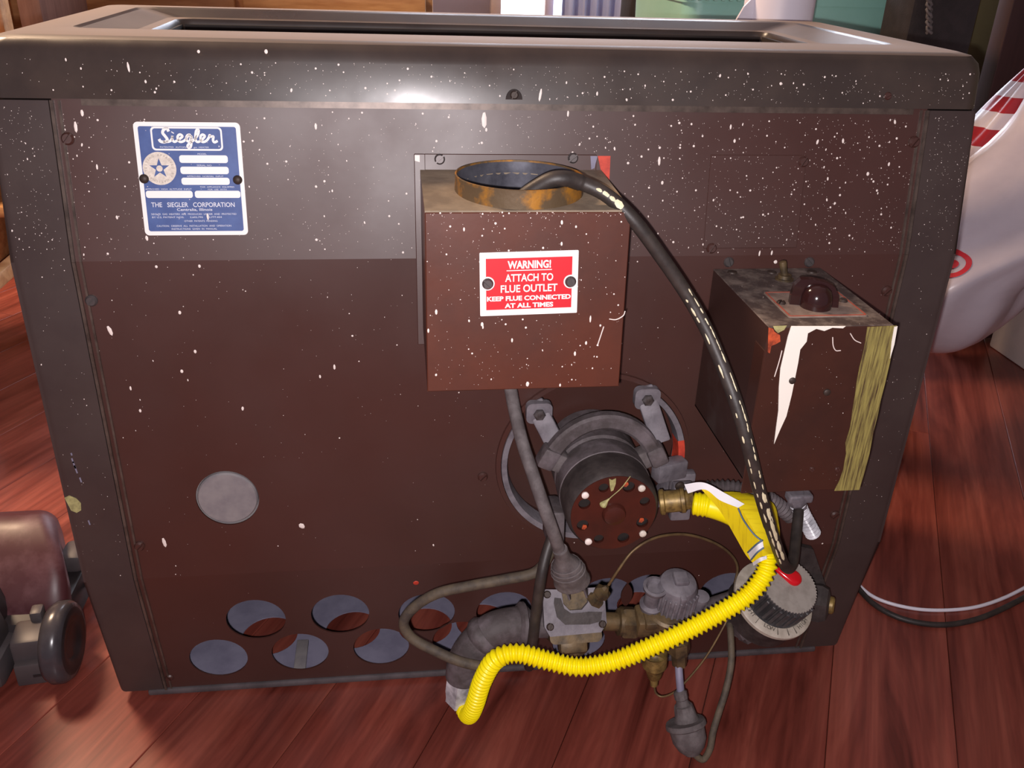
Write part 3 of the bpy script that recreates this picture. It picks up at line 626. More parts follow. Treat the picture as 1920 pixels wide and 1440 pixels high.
    # ear on the lower left, and foot on the right
    a = at_y(1040, 975, -.05)
    obj('motor_ear', MB().rbox(axis_frame(a, (0, -1, 0.15)), -.007, .007, -.022, .014, -.022, .014, .004), IRON, mt)
    a = at_y(1258, 880, -.012)
    obj('bracket_arm', MB().rbox(axis_frame(a, (.3, -1, 0)), -.016, .014, -.009, .009, -.008, .006, .002), ALU, mt)
    a = at_y(1275, 920, -.008); obj('ring_plate', MB().rbox(axis_frame(a, (0, -1, 0)), -.010, .012, -.02, .02, -.006, .004, .002), ALU, mt)
OLIVEP = pmat('dull_green_paint', (178, 172, 116), 0.6, alt=(140, 134, 90), scale=200)
blower()

# --- control box
def control_box():
    x0, x1 = .1639, .2548; yf = -.1215; zt = .4470; zb = .3215; zf = .3106
    mb = MB()
    mb.rbox(None, x0, x0+.0015, yf+.001, -.0005, zb, zt-.0006, .0004, 1); mb.rbox(None, x1-.0015, x1, yf+.001, -.0005, zb, zt-.0006, .0004, 1)
    mb.box(None, x0, x1, yf+.002, -.0005, zb, zb+.0015)
    cb = obj('control_box', mb, CTRLSIDE, H, 20, 'brown control box with a pointer knob and paint marks')
    obj('top_sheet', MB().rbox(None, x0-.0004, x1+.0004, yf-.0006, -.0005, zt-.0012, zt, .0005, 1), DUSTTOP, cb)
    fx = MB().rbox(None, x0-.0008, x1+.0008, yf-.0016, yf, zf, zt-.0004, .0006, 1); fx.rbox(None, x0-.0008, x0+.0004, yf, yf+.018, zb+.02, zt-.018, .0003, 1)
    fc = obj('front_cover', fx, CTRL, cb)
    FR = frame((0, yf-.0016, 0), (1, 0, 0), (0, 0, 1), (0, -1, 0)); TP = frame((0, 0, zt), (1, 0, 0), (0, 1, 0), (0, 0, 1))
    Q = lambda px, py: (lambda p: (p.x, p.z))(at_y(px, py, yf-.0016))
    QT = lambda px, py: (lambda p: (p.x, p.y))(at_z(px, py, zt))
    # white paint drip
    L_ = [(1483, 612), (1477, 630), (1470, 660), (1463, 690), (1460, 725), (1459, 770), (1455, 800), (1451, 832)]; R_ = [(1516, 614), (1512, 640), (1500, 655), (1496, 680), (1490, 710), (1484, 740), (1474, 780), (1462, 806)]
    obj('paint_drip', MB().prism(FR, [Q(*p) for p in L_]+[Q(*p) for p in R_[::-1]], 0, .0005), WHITEPAINT, cb, 0, 'white paint run')
    top = [(1440, 613), (1448, 606), (1470, 612), (1500, 604), (1530, 612), (1560, 606), (1590, 614), (1612, 609), (1612, 616), (1590, 620), (1560, 615), (1540, 626), (1525, 618), (1505, 628), (1470, 618)]
    obj('paint_edge', MB().prism(FR, [Q(*p) for p in [(1483, 611), (1585, 611), (1580, 615), (1560, 614), (1545, 620), (1530, 616), (1515, 624), (1505, 619), (1490, 622)]], 0, .0006), WHITEPAINT, cb, 0)
    obj('orange_chip', MB().prism(FR, [Q(*p) for p in [(1441, 614), (1449, 616), (1452, 622), (1462, 628), (1463, 640), (1454, 645), (1446, 648), (1443, 662), (1439, 660)]], 0, .0004), ORANGE, cb, 0)
    obj('olive_chip', MB().prism(FR, [Q(*p) for p in [(1449, 611), (1475, 610), (1470, 618), (1458, 624), (1452, 618)]], .0002, .0005), OLIVEP, cb, 0)
    # olive brushed band
    left = [(1626, 613), (1622, 640), (1617, 665), (1611, 690), (1606, 715), (1603, 740), (1598, 770), (1594, 800), (1585, 830), (1586, 850), (1581, 880), (1574, 900), (1564, 920)]
    right = [(1681, 610), (1676, 640), (1668, 680), (1660, 715), (1651, 750), (1645, 780), (1637, 812), (1630, 850), (1622, 880), (1611, 918)]
    obj('olive_band', MB().prism(FR, [Q(*p) for p in left]+[Q(*p) for p in right[::-1]], 0, .0004), OLIVE, cb, 0, 'band of brushed olive paint')
    obj('paint_edge', MB().prism(FR, [Q(*p) for p in [(1676, 612), (1682, 611), (1676, 645), (1668, 672), (1671, 640)]], .0004, .0008), WHITEPAINT, cb, 0)
    # curls of paint
    for pts in ([(1561, 632), (1562, 648), (1567, 657), (1576, 657)], [(1594, 625), (1602, 637), (1614, 643)], [(1466, 657), (1460, 680), (1452, 706)]):
        P = [Vector((Q(*p)[0], yf-.0018, Q(*p)[1])) for p in pts]; obj('paint_run', MB().tube(crom(P, 5), .00035, 6), PAINT, cb)
    for px, py in ((1485, 713), (1550, 735)):
        u, v = Q(px, py); obj('hole_plug', MB().lathe(FR @ T(u, v, 0), [(.0026, 0), (.0026, .0012), (.0018, .0018), (0, .002)], 12), RIVET, cb)
    for px, py in ((1522, 880), (1570, 880)): screw(cb, FR, *Q(px, py), .0022, .0002, SCREWBROWN)
    # top fittings
    for px, py in ((1373, 511), (1447, 511), (1522, 510)):
        u, v = QT(px, py); obj('top_screw', MB().lathe(TP @ T(u, v, 0), [(.0040, 0), (.0036, .001), (0, .0014)], 14), RIVET, cb)
    for px, py in ((1366, 491), (1517, 491)): screw(cb, F_MID, *on(F_MID, px, py), .0042, .0006)
    u, v = QT(1470, 524); s_ = TP @ T(u, v, 0)
    obj('switch_nut', MB().lathe(s_, [(.0072, 0), (.0072, .0012), (.0055, .0014), (.0052, .004), (.003, .0042), (0, .0042)], 18), BRASS, cb)
    tip = at_y(1467, 489, (TP @ Vector((u, v, 0))).y+.001); b0 = s_.translation + Vector((0, 0, .003))
    obj('toggle_switch', MB().tube([b0, b0.lerp(tip, .5), b0.lerp(tip, .85), b0.lerp(tip, .94), tip], [.0026, .0028, .0031, .0029, .0014], 14), BRASS, cb, 40)
    q = [QT(*p) for p in ((1431, 551), (1563, 546), (1630, 591), (1483, 599))]
    # dial plate as a rectangle
    xa = (q[0][0]+q[3][0])/2; xb = (q[1][0]+q[2][0])/2; ya = (q[2][1]+q[3][1])/2; yb = (q[0][1]+q[1][1])/2
    dp = obj('dial_plate', MB().prism(TP, rrect(xa, xb, ya, yb, .002), 0, .0010), DIALPLATE, cb, 0, 'dusty dial plate')
    mb = MB(); plate(mb, TP, rrect(xa+.0008, xb-.0008, ya+.0008, yb-.0008, .0016), [rrect(xa+.0018, xb-.0018, ya+.0018, yb-.0018, .001)], .0010, .0012); obj('red_border', mb, DIALRED, cb, 0)
    for px, py in ((1464, 571), (1580, 567)): screw(cb, TP, *QT(px, py), .0034, .0012, SCREWDARK)
    # pointer knob
    u, v = QT(1528, 577); K = TP @ T(u, v, .001) @ Matrix.Rotation(math.radians(-14), 4, 'Z') @ Matrix.Scale(1.22, 4)
    kb = MB().lathe(K, [(.0092, 0), (.0094, .003), (.0090, .007), (.0076, .0108), (.005, .0130), (.0025, .0138), (0, .014)], 32)
    obj('knob', kb, BAKE, cb, 60, 'dark bakelite pointer knob')
    fin = [(-.0150, 0), (.0135, 0), (.0128, .007), (.0095, .0125), (.004, .0152), (-.004, .0165), (-.0110, .0160), (-.0140, .0120), (-.0150, .006)]
    obj('knob_fin', MB().prism(K @ Matrix(((1, 0, 0, 0), (0, 0, -1, .003), (0, 1, 0, 0), (0, 0, 0, 1))), fin, -.0026, .0026), BAKE, cb, 40)
    specks('paint_specks', cb, FR, 70, lambda: (random.uniform(x0, x1), random.uniform(zf, zt)), None, .0002, .0005)
    specks('paint_specks', cb, TP, 110, lambda: (random.uniform(x0, x1), random.uniform(yf, -.002)), None, .0002, .0005)
control_box()

# --- gas valve train
def axis_px(a, b): # two (px, py, y)
    p, q = at_y(*a), at_y(*b); return p, q
def valve_train():
    root = 'gas_control'
    # first valve: brass body under a cast cover with four screws
    c = at_y(1078, 1150, -.058); n = Vector((0.0, -.80, .60)).normalized()
    fr = axis_frame(c, n, (1, -.03, .03))        # local z towards the front/top
    gv = obj('gas_valve', MB().prism(fr, rrect(-.0235, .0235, -.026, .018, .006), -.030, -.012).prism(fr, rrect(-.0235, .0235, -.026, .002, .005), -.012, -.002).rbox(fr, -.014, .012, -.036, -.02, -.026, -.008, .004), BRASS, H, 40, 'brass gas valve with cast cover')
    cov = rrect(-.0285, .0275, -.0185, .0215, .005); cut = [(-.012, .0225), (-.012, .008), (-.006, .003), (.006, .003), (.012, .008), (.012, .0225)]
    mb = MB(); outer = []
    outer = [(-.0285, -.010), (-.024, -.0185), (.022, -.0175), (.0275, -.010), (.0275, .0215), (.013, .0215), (.012, .009), (.006, .003), (-.005, .003), (-.0105, .009), (-.0115, .0215), (-.0255, .0225), (-.0285, .019)]
    mb.prism(fr, outer, -.003, .003); obj('valve_cover', mb, ALU, gv, 20)
    obj('cover_band', MB().prism(fr, [(-.019, .010), (-.017, -.002), (-.010, -.009), (.012, -.010), (.022, -.008), (.024, .000), (.012, .001), (.006, .0005), (-.004, .0005), (-.010, .005), (-.0125, .014), (-.018, .015)], .003, .0042), IRONDARK, gv, 0)
    for u, v in ((-.0235, -.010), (.0235, -.0105), (-.0245, .018)): screw(gv, fr, u, v, .0034, .0034, SCREWDARK)
    obj('socket_throat', MB().rbox(fr, -.010, .0105, .004, .020, -.024, -.014, .003), BRASS, gv)
    obj('lower_port', MB().lathe(axis_frame(at_y(1078, 1205, -.058), (0, -.2, -1)), [(.012, -.004), (.012, .006), (.009, .009), (0, .010)], 20), BRASS, gv)
    # copper tube nut at its upper right
    a, b = axis_px((1112, 1128, -.052), (1143, 1096, -.055)); fr2 = axis_frame(a, b-a)
    obj('tube_nut', MB().lathe(fr2, [(.006, 0), (.0085, .001), (.0085, .006), (.0065, .007), (.0065, .010), (.0078, .011), (.0078, .016), (.004, .018), (.002, .0215)], 6).lathe(fr2, [(.0045, 0), (.0045, .012)], 12), BRASS, gv, 20)
    # pipe elbow on its left
    P = crom(pix([(1032, 1170, -.05), (1000, 1170, -.05), (960, 1172, -.052), (922, 1183, -.055), (890, 1210, -.056), (872, 1240, -.056), (868, 1268, -.056)]), 6)
    n = len(P); rr = []
    for i in range(n):
        t = i/(n-1); rr.append(.0125 if t < .2 else .0160)
    el = obj('pipe_elbow', MB().tube(P, rr, 24), IRON, H, 50, 'dusty iron pipe elbow')
    d = P[8]-P[7]; obj('elbow_bead', MB().tube([P[9]-d*.5, P[9], P[9]+d*.9, P[9]+d*1.8], [.0165, .0200, .0200, .0165], 24), IRON, el, 40)
    obj('elbow_bead', MB().tube([P[19], P[20], P[21], P[22]], [.0163, .0188, .0188, .0163], 24), IRON, el, 40)
    a, b = axis_px((869, 1262, -.056), (862, 1312, -.052)); fr3 = axis_frame(a, b-a, (.6, -.8, 0)); L_ = (b-a).length
    obj('hex_nut', MB().lathe(fr3, [(.0125, -.006), (.0148, .000), (.0148, L_*.6), (.0135, L_*.85), (.0135, L_), (.009, L_)], 6), STEEL, el, 10, 'bright steel hex nut')
    # second valve
    c = at_y(1250, 1160, -.055); fr4 = axis_frame(c, (0, -.25, 1), (1, 0, 0))
    v2 = obj('pilot_valve', MB().lathe(fr4, [(0, -.022), (.014, -.022), (.019, -.012), (.0205, 0), (.019, .012), (.0165, .014)], 28).rbox(fr4, -.030, .0, -.012, .012, -.012, .010, .004).rbox(fr4, -.024, .024, -.014, .012, .002, .012, .003), BRASS, H, 35, 'brass pilot valve with two cast caps')
    a = at_y(1265, 1118, -.052); fr5 = axis_frame(a, (0, -.25, 1))
    kn = MB().lathe(fr5, [(.0165, -.012), (.0185, -.008), (.0185, .014), (.016, .020), (.010, .023), (0, .023)], 28)
    for k in range(9):
        A = math.radians(-150+k*14); kn.rbox(fr5 @ Matrix.Rotation(A, 4, 'Z'), .017, .0205, -.0010, .0010, -.008, .015, .0004, 1)
    obj('valve_cap', kn, ALU, v2, 35)
    obj('valve_cap_rib', MB().rbox(fr5, -.0025, .003, -.0195, .0, -.008, .021, .001), ALU, v2); obj('cap_lug', MB().rbox(fr5, -.005, .008, -.006, .008, .020, .027, .002), ALU, v2)
    a = at_y(1224, 1120, -.055); fr6 = axis_frame(a, (0, -.25, 1))
    obj('cup_fitting', MB().lathe(fr6, [(.0095, -.016), (.0105, -.010), (.0075, -.007), (.0070, .008), (.0105, .012), (.0112, .016), (.0085, .0165), (.0065, .012), (0, .011)], 24), ALU, v2, 35)
    obj('cap_bridge', MB().rbox(fr6, .004, .02, -.004, .004, -.004, .006, .001), ALU, v2)
    a = at_y(1308, 1140, -.045); obj('side_port', MB().lathe(axis_frame(a, (0, -.25, 1)), [(.006, -.012), (.006, .012), (.0075, .013), (.0075, .018), (0, .019)], 18), ALU, v2, 35)
    # pipes linking the valves
    a, b = axis_px((1132, 1165, -.05), (1215, 1168, -.05)); fr7 = axis_frame(a, b-a); L_ = (b-a).length
    obj('pipe_nipple', MB().lathe(fr7, [(.0085, 0), (.0085, L_*.3), (.0125, L_*.32), (.0130, L_*.4), (.0130, L_*.72), (.0115, L_*.76), (.0095, L_*.8), (.0095, L_)], 24), BRASS, v2, 30)
    obj('union_nut', MB().lathe(fr7, [(.0140, L_*.38), (.0150, L_*.42), (.0150, L_*.68), (.0140, L_*.72)], 6), BRASS, v2, 10)
    a, b = axis_px((1285, 1158, -.045), (1400, 1120, -.04)); fr8 = axis_frame(a, b-a)
    obj('outlet_pipe', MB().lathe(fr8, [(.0105, 0), (.0105, (b-a).length)], 24), IRON, v2, 40)
    # bottom adjusting tip and pilot tube
    a, b = axis_px((1228, 1225, -.065), (1226, 1285, -.065)); L_ = (b-a).length; fr9 = axis_frame(a, b-a)
    obj('adjuster', MB().lathe(fr9, [(.0115, 0), (.0115, L_*.35), (.0095, L_*.40), (.0085, L_*.5), (.0065, L_*.72), (.0040, L_*.78), (.0036, L_*.98), (0, L_)], 20), BRASSY, v2, 35)
    a, b = axis_px((1272, 1200, -.07), (1274, 1245, -.07)); L_ = (b-a).length; f10 = axis_frame(a, b-a)
    obj('tube_fitting', MB().lathe(f10, [(.0105, 0), (.0105, L_*.45), (.0075, L_*.5), (.007, L_), (.003, L_)], 6), BRASS, v2, 20)
valve_train()

# --- round thermostat dial
def dial():
    c = at_y(1452, 1122, -.062); v = (CAM-c).normalized(); ax = Vector((.17, -.44, .88)).normalized()
    fr = axis_frame(c, ax, (1, 0, 0)); R0 = .0375
    b = obj('thermostat', MB().lathe(fr, [(.030, -.035), (.034, -.03), (.034, -.006), (R0-.003, -.004)], 40), IRONDARK, H, 30, 'round gas thermostat with a knurled dial')
    obj('dial_ring', MB().lathe(fr, [(R0-.004, -.005), (R0, -.0045), (R0, -.001), (R0-.0015, 0), (R0-.0085, .0012), (R0-.0095, .0)], 64), DIALRING, b, 30)
    obj('dial_base', MB().lathe(fr, [(R0-.009, .0002), (.020, .0006), (0, .0006)], 48), DIALRIB, b)
    # knurled knob
    nT = 56; vs = []; fs = []
    h0, h1 = .0008, .0275
    for h, rr, dd in ((h0, .0262, .0010), (h1-.001, .0262, .0012), (h1, .0256, .0009)):
        for k in range(nT*2):
            a = PI*k/nT; r = rr+(dd if k % 2 == 0 else -dd*.4); vs.append((r*math.cos(a), r*math.sin(a), h))
    m_ = nT*2
    for i in range(2):
        for k in range(m_): fs.append((i*m_+k, i*m_+(k+1) % m_, (i+1)*m_+(k+1) % m_, (i+1)*m_+k))
    obj('dial_knob', MB().add(vs, fs, fr), DIALRIB, b, 20)
    obj('dial_top', MB().prism(fr, [(x*.999, y*.999) for x, y, z in vs[2*m_:3*m_]], h1-.0002, h1+.0008), DIALGREY, b, 20, 'dusty grey dial top')
    rb = MB()
    for k in range(11):
        a = math.radians(170+k*14); rb.rbox(fr @ Matrix.Rotation(a, 4, 'Z'), .0262, .0288, -.0016, .0016, .003, h1-.002, .0006, 1)
    obj('grip_ribs', rb, DIALRIB, b, 20)
    # printed words and ticks of the ring
    tm = MB()
    for w_, a0 in (('LIGHT', 188), ('LOW', 236), ('HIGH', 300)):
        for i, ch in enumerate(w_):
            a = math.radians(a0+i*6.0); text_mb(tm, fr @ Matrix.Rotation(a, 4, 'Z') @ T(R0-.0070, 0, .0010) @ Matrix.Rotation(PI/2, 4, 'Z'), ch, 0, -.003, .0040, .0008, bold=.01)
    for a in (222, 258, 276, 290): tm.box(fr @ Matrix.Rotation(math.radians(a), 4, 'Z'), R0-.0085, R0-.0022, -.0002, .0002, .0002, .0014)
    obj('ring_print', tm, pmat('ring_print_ink', (92, 86, 78), .6, alt=(100, 92, 84), scale=60), b, 0)
    # red pointer
    p0 = fr.inverted() @ at_y(1455, 1068, -.085); q = at_y(1487, 1086, -.085)
    I = fr.inverted(); nz = fr.to_3x3() @ Vector((0, 0, 1)); dd = nz.dot(fr @ Vector((0, 0, h1+.001)))
    A = I @ hit(1458, 1066, nz, dd); B = I @ hit(1487, 1084, nz, dd)
    ux = (B-A); L_ = ux.length; ux.normalize(); uy = Vector((-ux.y, ux.x, 0))
    poly = []
    for k in range(15):
        t = math.radians(-110+220*k/14); poly.append(B+ux*math.cos(t)*.0075+uy*math.sin(t)*.0075)
    poly += [A+uy*.0035-ux*.002, A-uy*.0035-ux*.002]
    mb = MB(); pl = [(p.x, p.y) for p in poly]; cx_ = sum(p[0] for p in pl)/len(pl); cy_ = sum(p[1] for p in pl)/len(pl); n = len(pl)
    vv = []
    for s_, h in ((1, h1), (1, h1+.003), (.8, h1+.0045), (.45, h1+.005)): vv += [(cx_+(x-cx_)*s_, cy_+(y-cy_)*s_, h) for x, y in pl]
    mb.add(vv, [(i*n+k, i*n+(k+1) % n, (i+1)*n+(k+1) % n, (i+1)*n+k) for i in range(3) for k in range(n)]+[tuple(range(3*n, 4*n))], fr)
    obj('red_pointer', mb, REDGLOSS, b, 50, 'glossy red pointer')
    # side body with brass plug on the right
    a = at_y(1535, 1130, -.03); fr2 = axis_frame(a, (.85, -.5, .1), (0, 0, 1))
    obj('thermostat_arm', MB().lathe(fr2, [(.020, -.03), (.020, .002), (.017, .008), (.0105, .010), (0, .010)], 6), IRONDARK, b, 15)
    obj('brass_plug', MB().lathe(fr2, [(.0085, .009), (.0085, .013), (.007, .0145), (0, .0145)], 16), BRASSY, b)
    obj('lever_plate', MB().prism(frame(at_y(1490, 1075, -.012), (1, 0, 0), (0, 0, 1), (0, -1, 0)), [(-.02, -.02), (.036, -.02), (.012, .03), (-.004, .035)], -.003, .003), IRONDARK, b, 0)
    a, bb = axis_px((1395, 1170, -.045), (1412, 1205, -.045)); obj('bottom_nut', MB().lathe(axis_frame(a, bb-a), [(.016, -.012), (.016, .004), (.011, .006), (.011, .016), (0, .016)], 6), IRON, b, 15)
dial()

# --- metal conduit pieces and the brass fitting of the hose
def conduit(name, pts, r, mat, pitch=.0042, parent=H, amp=.0011):
    P = resample(crom(pix(pts), 10), pitch/5); rr = [r+amp*math.sin(2*PI*i/5) for i in range(len(P))]
    return obj(name, MB().tube(P, rr, 16), mat, parent, 60)
conduit('flexible_conduit', [(1325, 915, -.03), (1370, 914, -.035), (1420, 925, -.04), (1455, 945, -.04), (1483, 968, -.04)], .0062, IRON)
cf = conduit('flexible_conduit', [(1496, 945, -.045), (1505, 965, -.045), (1516, 985, -.044), (1524, 1000, -.043)], .0062, STEEL, .0044)
obj('conduit_clamp', MB().lathe(axis_frame(at_y(1493, 934, -.045), at_y(1503, 962, -.045)-at_y(1493, 934, -.045)), [(.008, -.004), (.0085, .004), (.0070, .007), (.0070, .012)], 8).rbox(axis_frame(at_y(1500, 931, -.045), (0, 0, 1)), -.012, .010, -.006, .006, -.004, .004, .002), ALU, H, 20)
a, b = at_y(1236, 942, -.050), at_y(1300, 936, -.056); fr = axis_frame(a, b-a); L_ = (b-a).length
bf = obj('brass_fitting', MB().lathe(fr, [(.0098, 0), (.0112, .001), (.0112, .004), (.0095, .005), (.0095, L_*.62), (.0108, L_*.64), (.0108, L_*.74), (.0080, L_*.78), (.0086, L_*.84), (.0078, L_*.88), (.0086, L_*.94), (.0078, L_)], 24), BRASSY, H, 30, 'brass pipe fitting')
obj('fitting_flange', MB().rbox(axis_frame(at_y(1277, 940, -.040), (0, -1, 0)), -.009, .009, -.018, .018, -.006, .004, .002), ALU, bf)
for p in ((1275, 912, -.046), (1281, 954, -.046)): inst(SCREWDARK, 'screw', bf, F_MID @ T(at_y(*p).x, at_y(*p).z, .046) @ Matrix.Scale(.0042, 4))

# --- paint spatter on the sheet metal
u = lambda a, b: random.uniform(a, b)
def gen_up():
    p = (u(-WP+.006, WP-.006), u(.002, .108)); dens = .55+.45*min(1, max(0, (p[0]+.1)/.3))
    if random.random() > dens or (-.078 < p[0] < .078 and p[1] < .08): return None
    return p
bigs = [(*on(F_UP, px, py), a*.0004, b*.0004, t) for px, py, a, b, t in ((908, 225, 5, 15, 0), (1236, 302, 2.5, 9, 0), (1065, 213, 2, 6, 0), (142, 238, 3, 10, 0), (154, 212, 3, 6, 0), (592, 237, 2.5, 6, 0), (1370, 238, 2, 5, 0), (1404, 375, 3, 5, 0), (1417, 412, 2.5, 3, 0), (1627, 326, 3, 4, 0), (1424, 475, 2, 6, -.1), (1447, 474, 2, 5, -.1), (1237, 277, 2.5, 2.5, 0), (182, 313, 2, 5, 0), (1353, 449, 2, 4, 0))]
specks('paint_specks', panel, F_UP @ T(0, 0, .0002), 1500, gen_up, None, .00016, .0010, bigs)
def gen_mid():
    p = (u(-WP+.006, WP-.006), u(Z2, Z1)); d = (p[1]-Z2)/(Z1-Z2)
    if random.random() > .12+.5*d*d: return None
    if (p[0]-BC[0])**2+(p[1]-BC[1])**2 < .087**2 or (p[0]-disc_c[0])**2+(p[1]-disc_c[1])**2 < .029**2 or .16 < p[0] < .26 and p[1] > .31: return None
    return p
bigs = [(*on(F_MID, px, py), a*.0004, b*.0004, t) for px, py, a, b, t in ((206, 620, 4, 11, .25), (308, 1017, 4, 13, .1), (566, 986, 6, 8, .6), (337, 586, 3, 4, 0), (366, 659, 3, 4, 0), (341, 696, 3, 4, 0), (245, 728, 2, 5, 0), (627, 688, 2.5, 6, 0), (455, 766, 2.5, 5, -.1), (263, 770, 2.5, 4, 0), (293, 500, 2.5, 3, 0), (374, 499, 2.5, 3.5, 0), (1454, 491, 4, 4, 0), (990, 842, 4, 4, 0), (600, 706, 2, 4, 0))]
specks('paint_specks', panel, F_MID @ T(0, 0, .0002), 330, gen_mid, None, .00016, .0009, bigs)
specks('paint_specks', panel, F_LO @ T(0, 0, .0002), 12, lambda: (lambda p: None if any((p[0]-on(F_LO, *h)[0])**2+(p[1]-on(F_LO, *h)[1])**2 < .03**2 for h in hole_px) else p)((u(-.3, .3), u(-.15, 0))), None, .00016, .0005)
bigs = [(*on(F_UP, px, py), a*.0004, b*.0004, t) for px, py, a, b, t in ((243, 126, 2, 9, .1), (1012, 178, 2.5, 12, -.15), (374, 97, 2.5, 3, 0), (500, 97, 3, 4, 0), (1461, 157, 3, 3, 0), (275, 153, 2, 3, 0))]
specks('paint_specks', lid, F_UP @ T(0, 0, .0031), 560, lambda: (lambda p: p if random.random() < .35+.65*min(1, (p[0]+.36)/.4) else None)((u(-.365, .365), u(.118, .142))), None, .00016, .0009, bigs)
for sgn in (-1, 1):
    sp = [o for o in bpy.data.objects if o.name.startswith('side_panel') and (W[o.name].translation.x > 0) == (sgn > 0)][0]
    a, b = (WP+.006, WO-.004) if sgn > 0 else (-WO+.004, -WP-.006)
    specks('paint_specks', sp, F_UP @ T(0, 0, .0013), 170, lambda: (u(a, b), .11*random.random()**.8), None, .00016, .0005)
    specks('paint_specks', sp, F_MID @ T(0, 0, .0013), 60, lambda: (u(a, b), u(Z2, Z1)), None, .00016, .0005)
sp = [o for o in bpy.data.objects if o.name.startswith('side_panel') and W[o.name].translation.x < 0][0]
obj('paint_patch', MB().prism(F_MID @ T(*on(F_MID, 139, 944), .0013), [(-.006, .007), (-.002, .009), (.003, .006), (.006, .001), (.005, -.006), (.001, -.0085), (-.003, -.006)], -.0002, .0003), OLIVEP, sp, 0)
mb = MB()
for px, py, l in ((137, 862, 6), (140, 870, 9), (143, 878, 10), (152, 898, 6), (135, 850, 3), (168, 978, 6)):
    a, b = on(F_MID, px, py); mb.prism(F_MID @ T(a, b, .0013) @ Matrix.Rotation(.15, 4, 'Z'), [(-.0006, -.0004*l), (.0005, -.0004*l), (.0007, .0004*l), (-.0005, .00035*l)], -.0002, .0002)
obj('scratch_marks', mb, ZINC, sp, 0)

# ================================================================== LOOSE THINGS ON THE HEATER
# yellow corrugated gas hose
hp = [(1298, 944, -.060), (1335, 950, -.066), (1380, 968, -.078), (1418, 1000, -.092), (1438, 1035, -.102), (1434, 1075, -.112), (1402, 1116, -.118), (1345, 1152, -.122), (1280, 1186, -.124), (1215, 1215, -.123), (1150, 1240, -.120), (1085, 1250, -.116), (1025, 1238, -.110), (970, 1225, -.106), (930, 1236, -.104), (905, 1275, -.100), (891, 1318, -.094), (882, 1338, -.084), (876, 1338, -.070), (868, 1322, -.060), (863, 1304, -.054)]
P = resample(crom(pix(hp), 14), .0043/6)
hose = empty('gas_hose', at_y(882, 1345, -.085)); tag(hose, 'bright yellow corrugated flexible gas hose looping across the bottom of the heater', 'hose')
n = len(P); i_s = next(i for i in range(n) if (P[i]-P[0]).length > .045)
rr = [.0074+.0013*math.sin(2*PI*i/6) for i in range(n)]
obj('hose_tube', MB().tube(P[i_s-6:], rr[i_s-6:], 18), YELLOW, hose, 60)
rs = [.0098+(.0006*math.sin(2*PI*i/6) if i < i_s*.30 else 0) for i in range(i_s+8)]; rs[:3] = [.006, .0085, .0096]
obj('smooth_sleeve', MB().tube(P[:i_s+8], rs, 18), YELLOW, hose, 60)
# paper tag round it
def sheet(rails, n=14, th=.0004):
    R_ = [crom(pix(r), n) for r in rails]; k = len(R_[0]); vs = []; m = len(R_)
    for i in range(k): vs += [R_[j][i] for j in range(m)]
    fs = [(i*m+j, i*m+j+1, (i+1)*m+j+1, (i+1)*m+j) for i in range(k-1) for j in range(m-1)]
    mb = MB().add(vs, fs); off = (CAM-vs[len(vs)//2]).normalized()*-th; mb.add([v+off for v in vs], [f[::-1] for f in fs]); return mb
obj('warning_tag', sheet([[(1312, 914, -.078), (1350, 958, -.084), (1378, 1005, -.094), (1398, 1040, -.104), (1412, 1056, -.110)],
                          [(1340, 922, -.082), (1384, 950, -.096), (1408, 985, -.108), (1424, 1018, -.116), (1432, 1040, -.118)],
                          [(1375, 922, -.078), (1420, 938, -.090), (1440, 975, -.104), (1448, 1015, -.113), (1450, 1038, -.116)],
                          [(1400, 924, -.066), (1448, 942, -.074), (1460, 980, -.085), (1462, 1012, -.098), (1456, 1036, -.106)]]), TAGY, hose, 60, 'yellow paper warning tag')
obj('tag_fold', sheet([[(1283, 908, -.082), (1320, 905, -.088), (1360, 925, -.094), (1396, 945, -.100)], [(1290, 925, -.084), (1322, 918, -.090), (1350, 938, -.096), (1384, 952, -.102)]]), TAGW, hose, 60, 'white folded edge of the tag')
obj('tag_band', sheet([[(1402, 1036, -.1075), (1418, 1022, -.118), (1430, 1014, -.1205)], [(1408, 1050, -.1105), (1420, 1036, -.121), (1432, 1026, -.1215)]]), TAGW, hose, 60)
obj('tag_band', sheet([[(1411, 1055, -.113), (1424, 1046, -.122), (1437, 1042, -.1215)], [(1413, 1061, -.114), (1426, 1053, -.123), (1438, 1048, -.1225)]]), TAGW, hose, 60)
mb = MB()
for rail in ([(1384, 953, -.1025), (1394, 975, -.108), (1412, 1000, -.115), (1428, 1014, -.121)], [(1402, 1036, -.108), (1418, 1021, -.1185), (1430, 1013, -.1212)], [(1408, 1050, -.111), (1420, 1036, -.1215), (1432, 1027, -.122)]):
    mb.tube(crom(pix(rail), 8), .0007, 6)
obj('tag_line', mb, TAGG, hose, 60)

def cord(name, pts, r, mat, label, cat, n=10, seg=12, flat=1.0, group=None):
    o = obj(name, MB().tube(crom(pix(pts), n), r, seg, True, flat), mat, None, 60); return tag(o, label, cat, group)
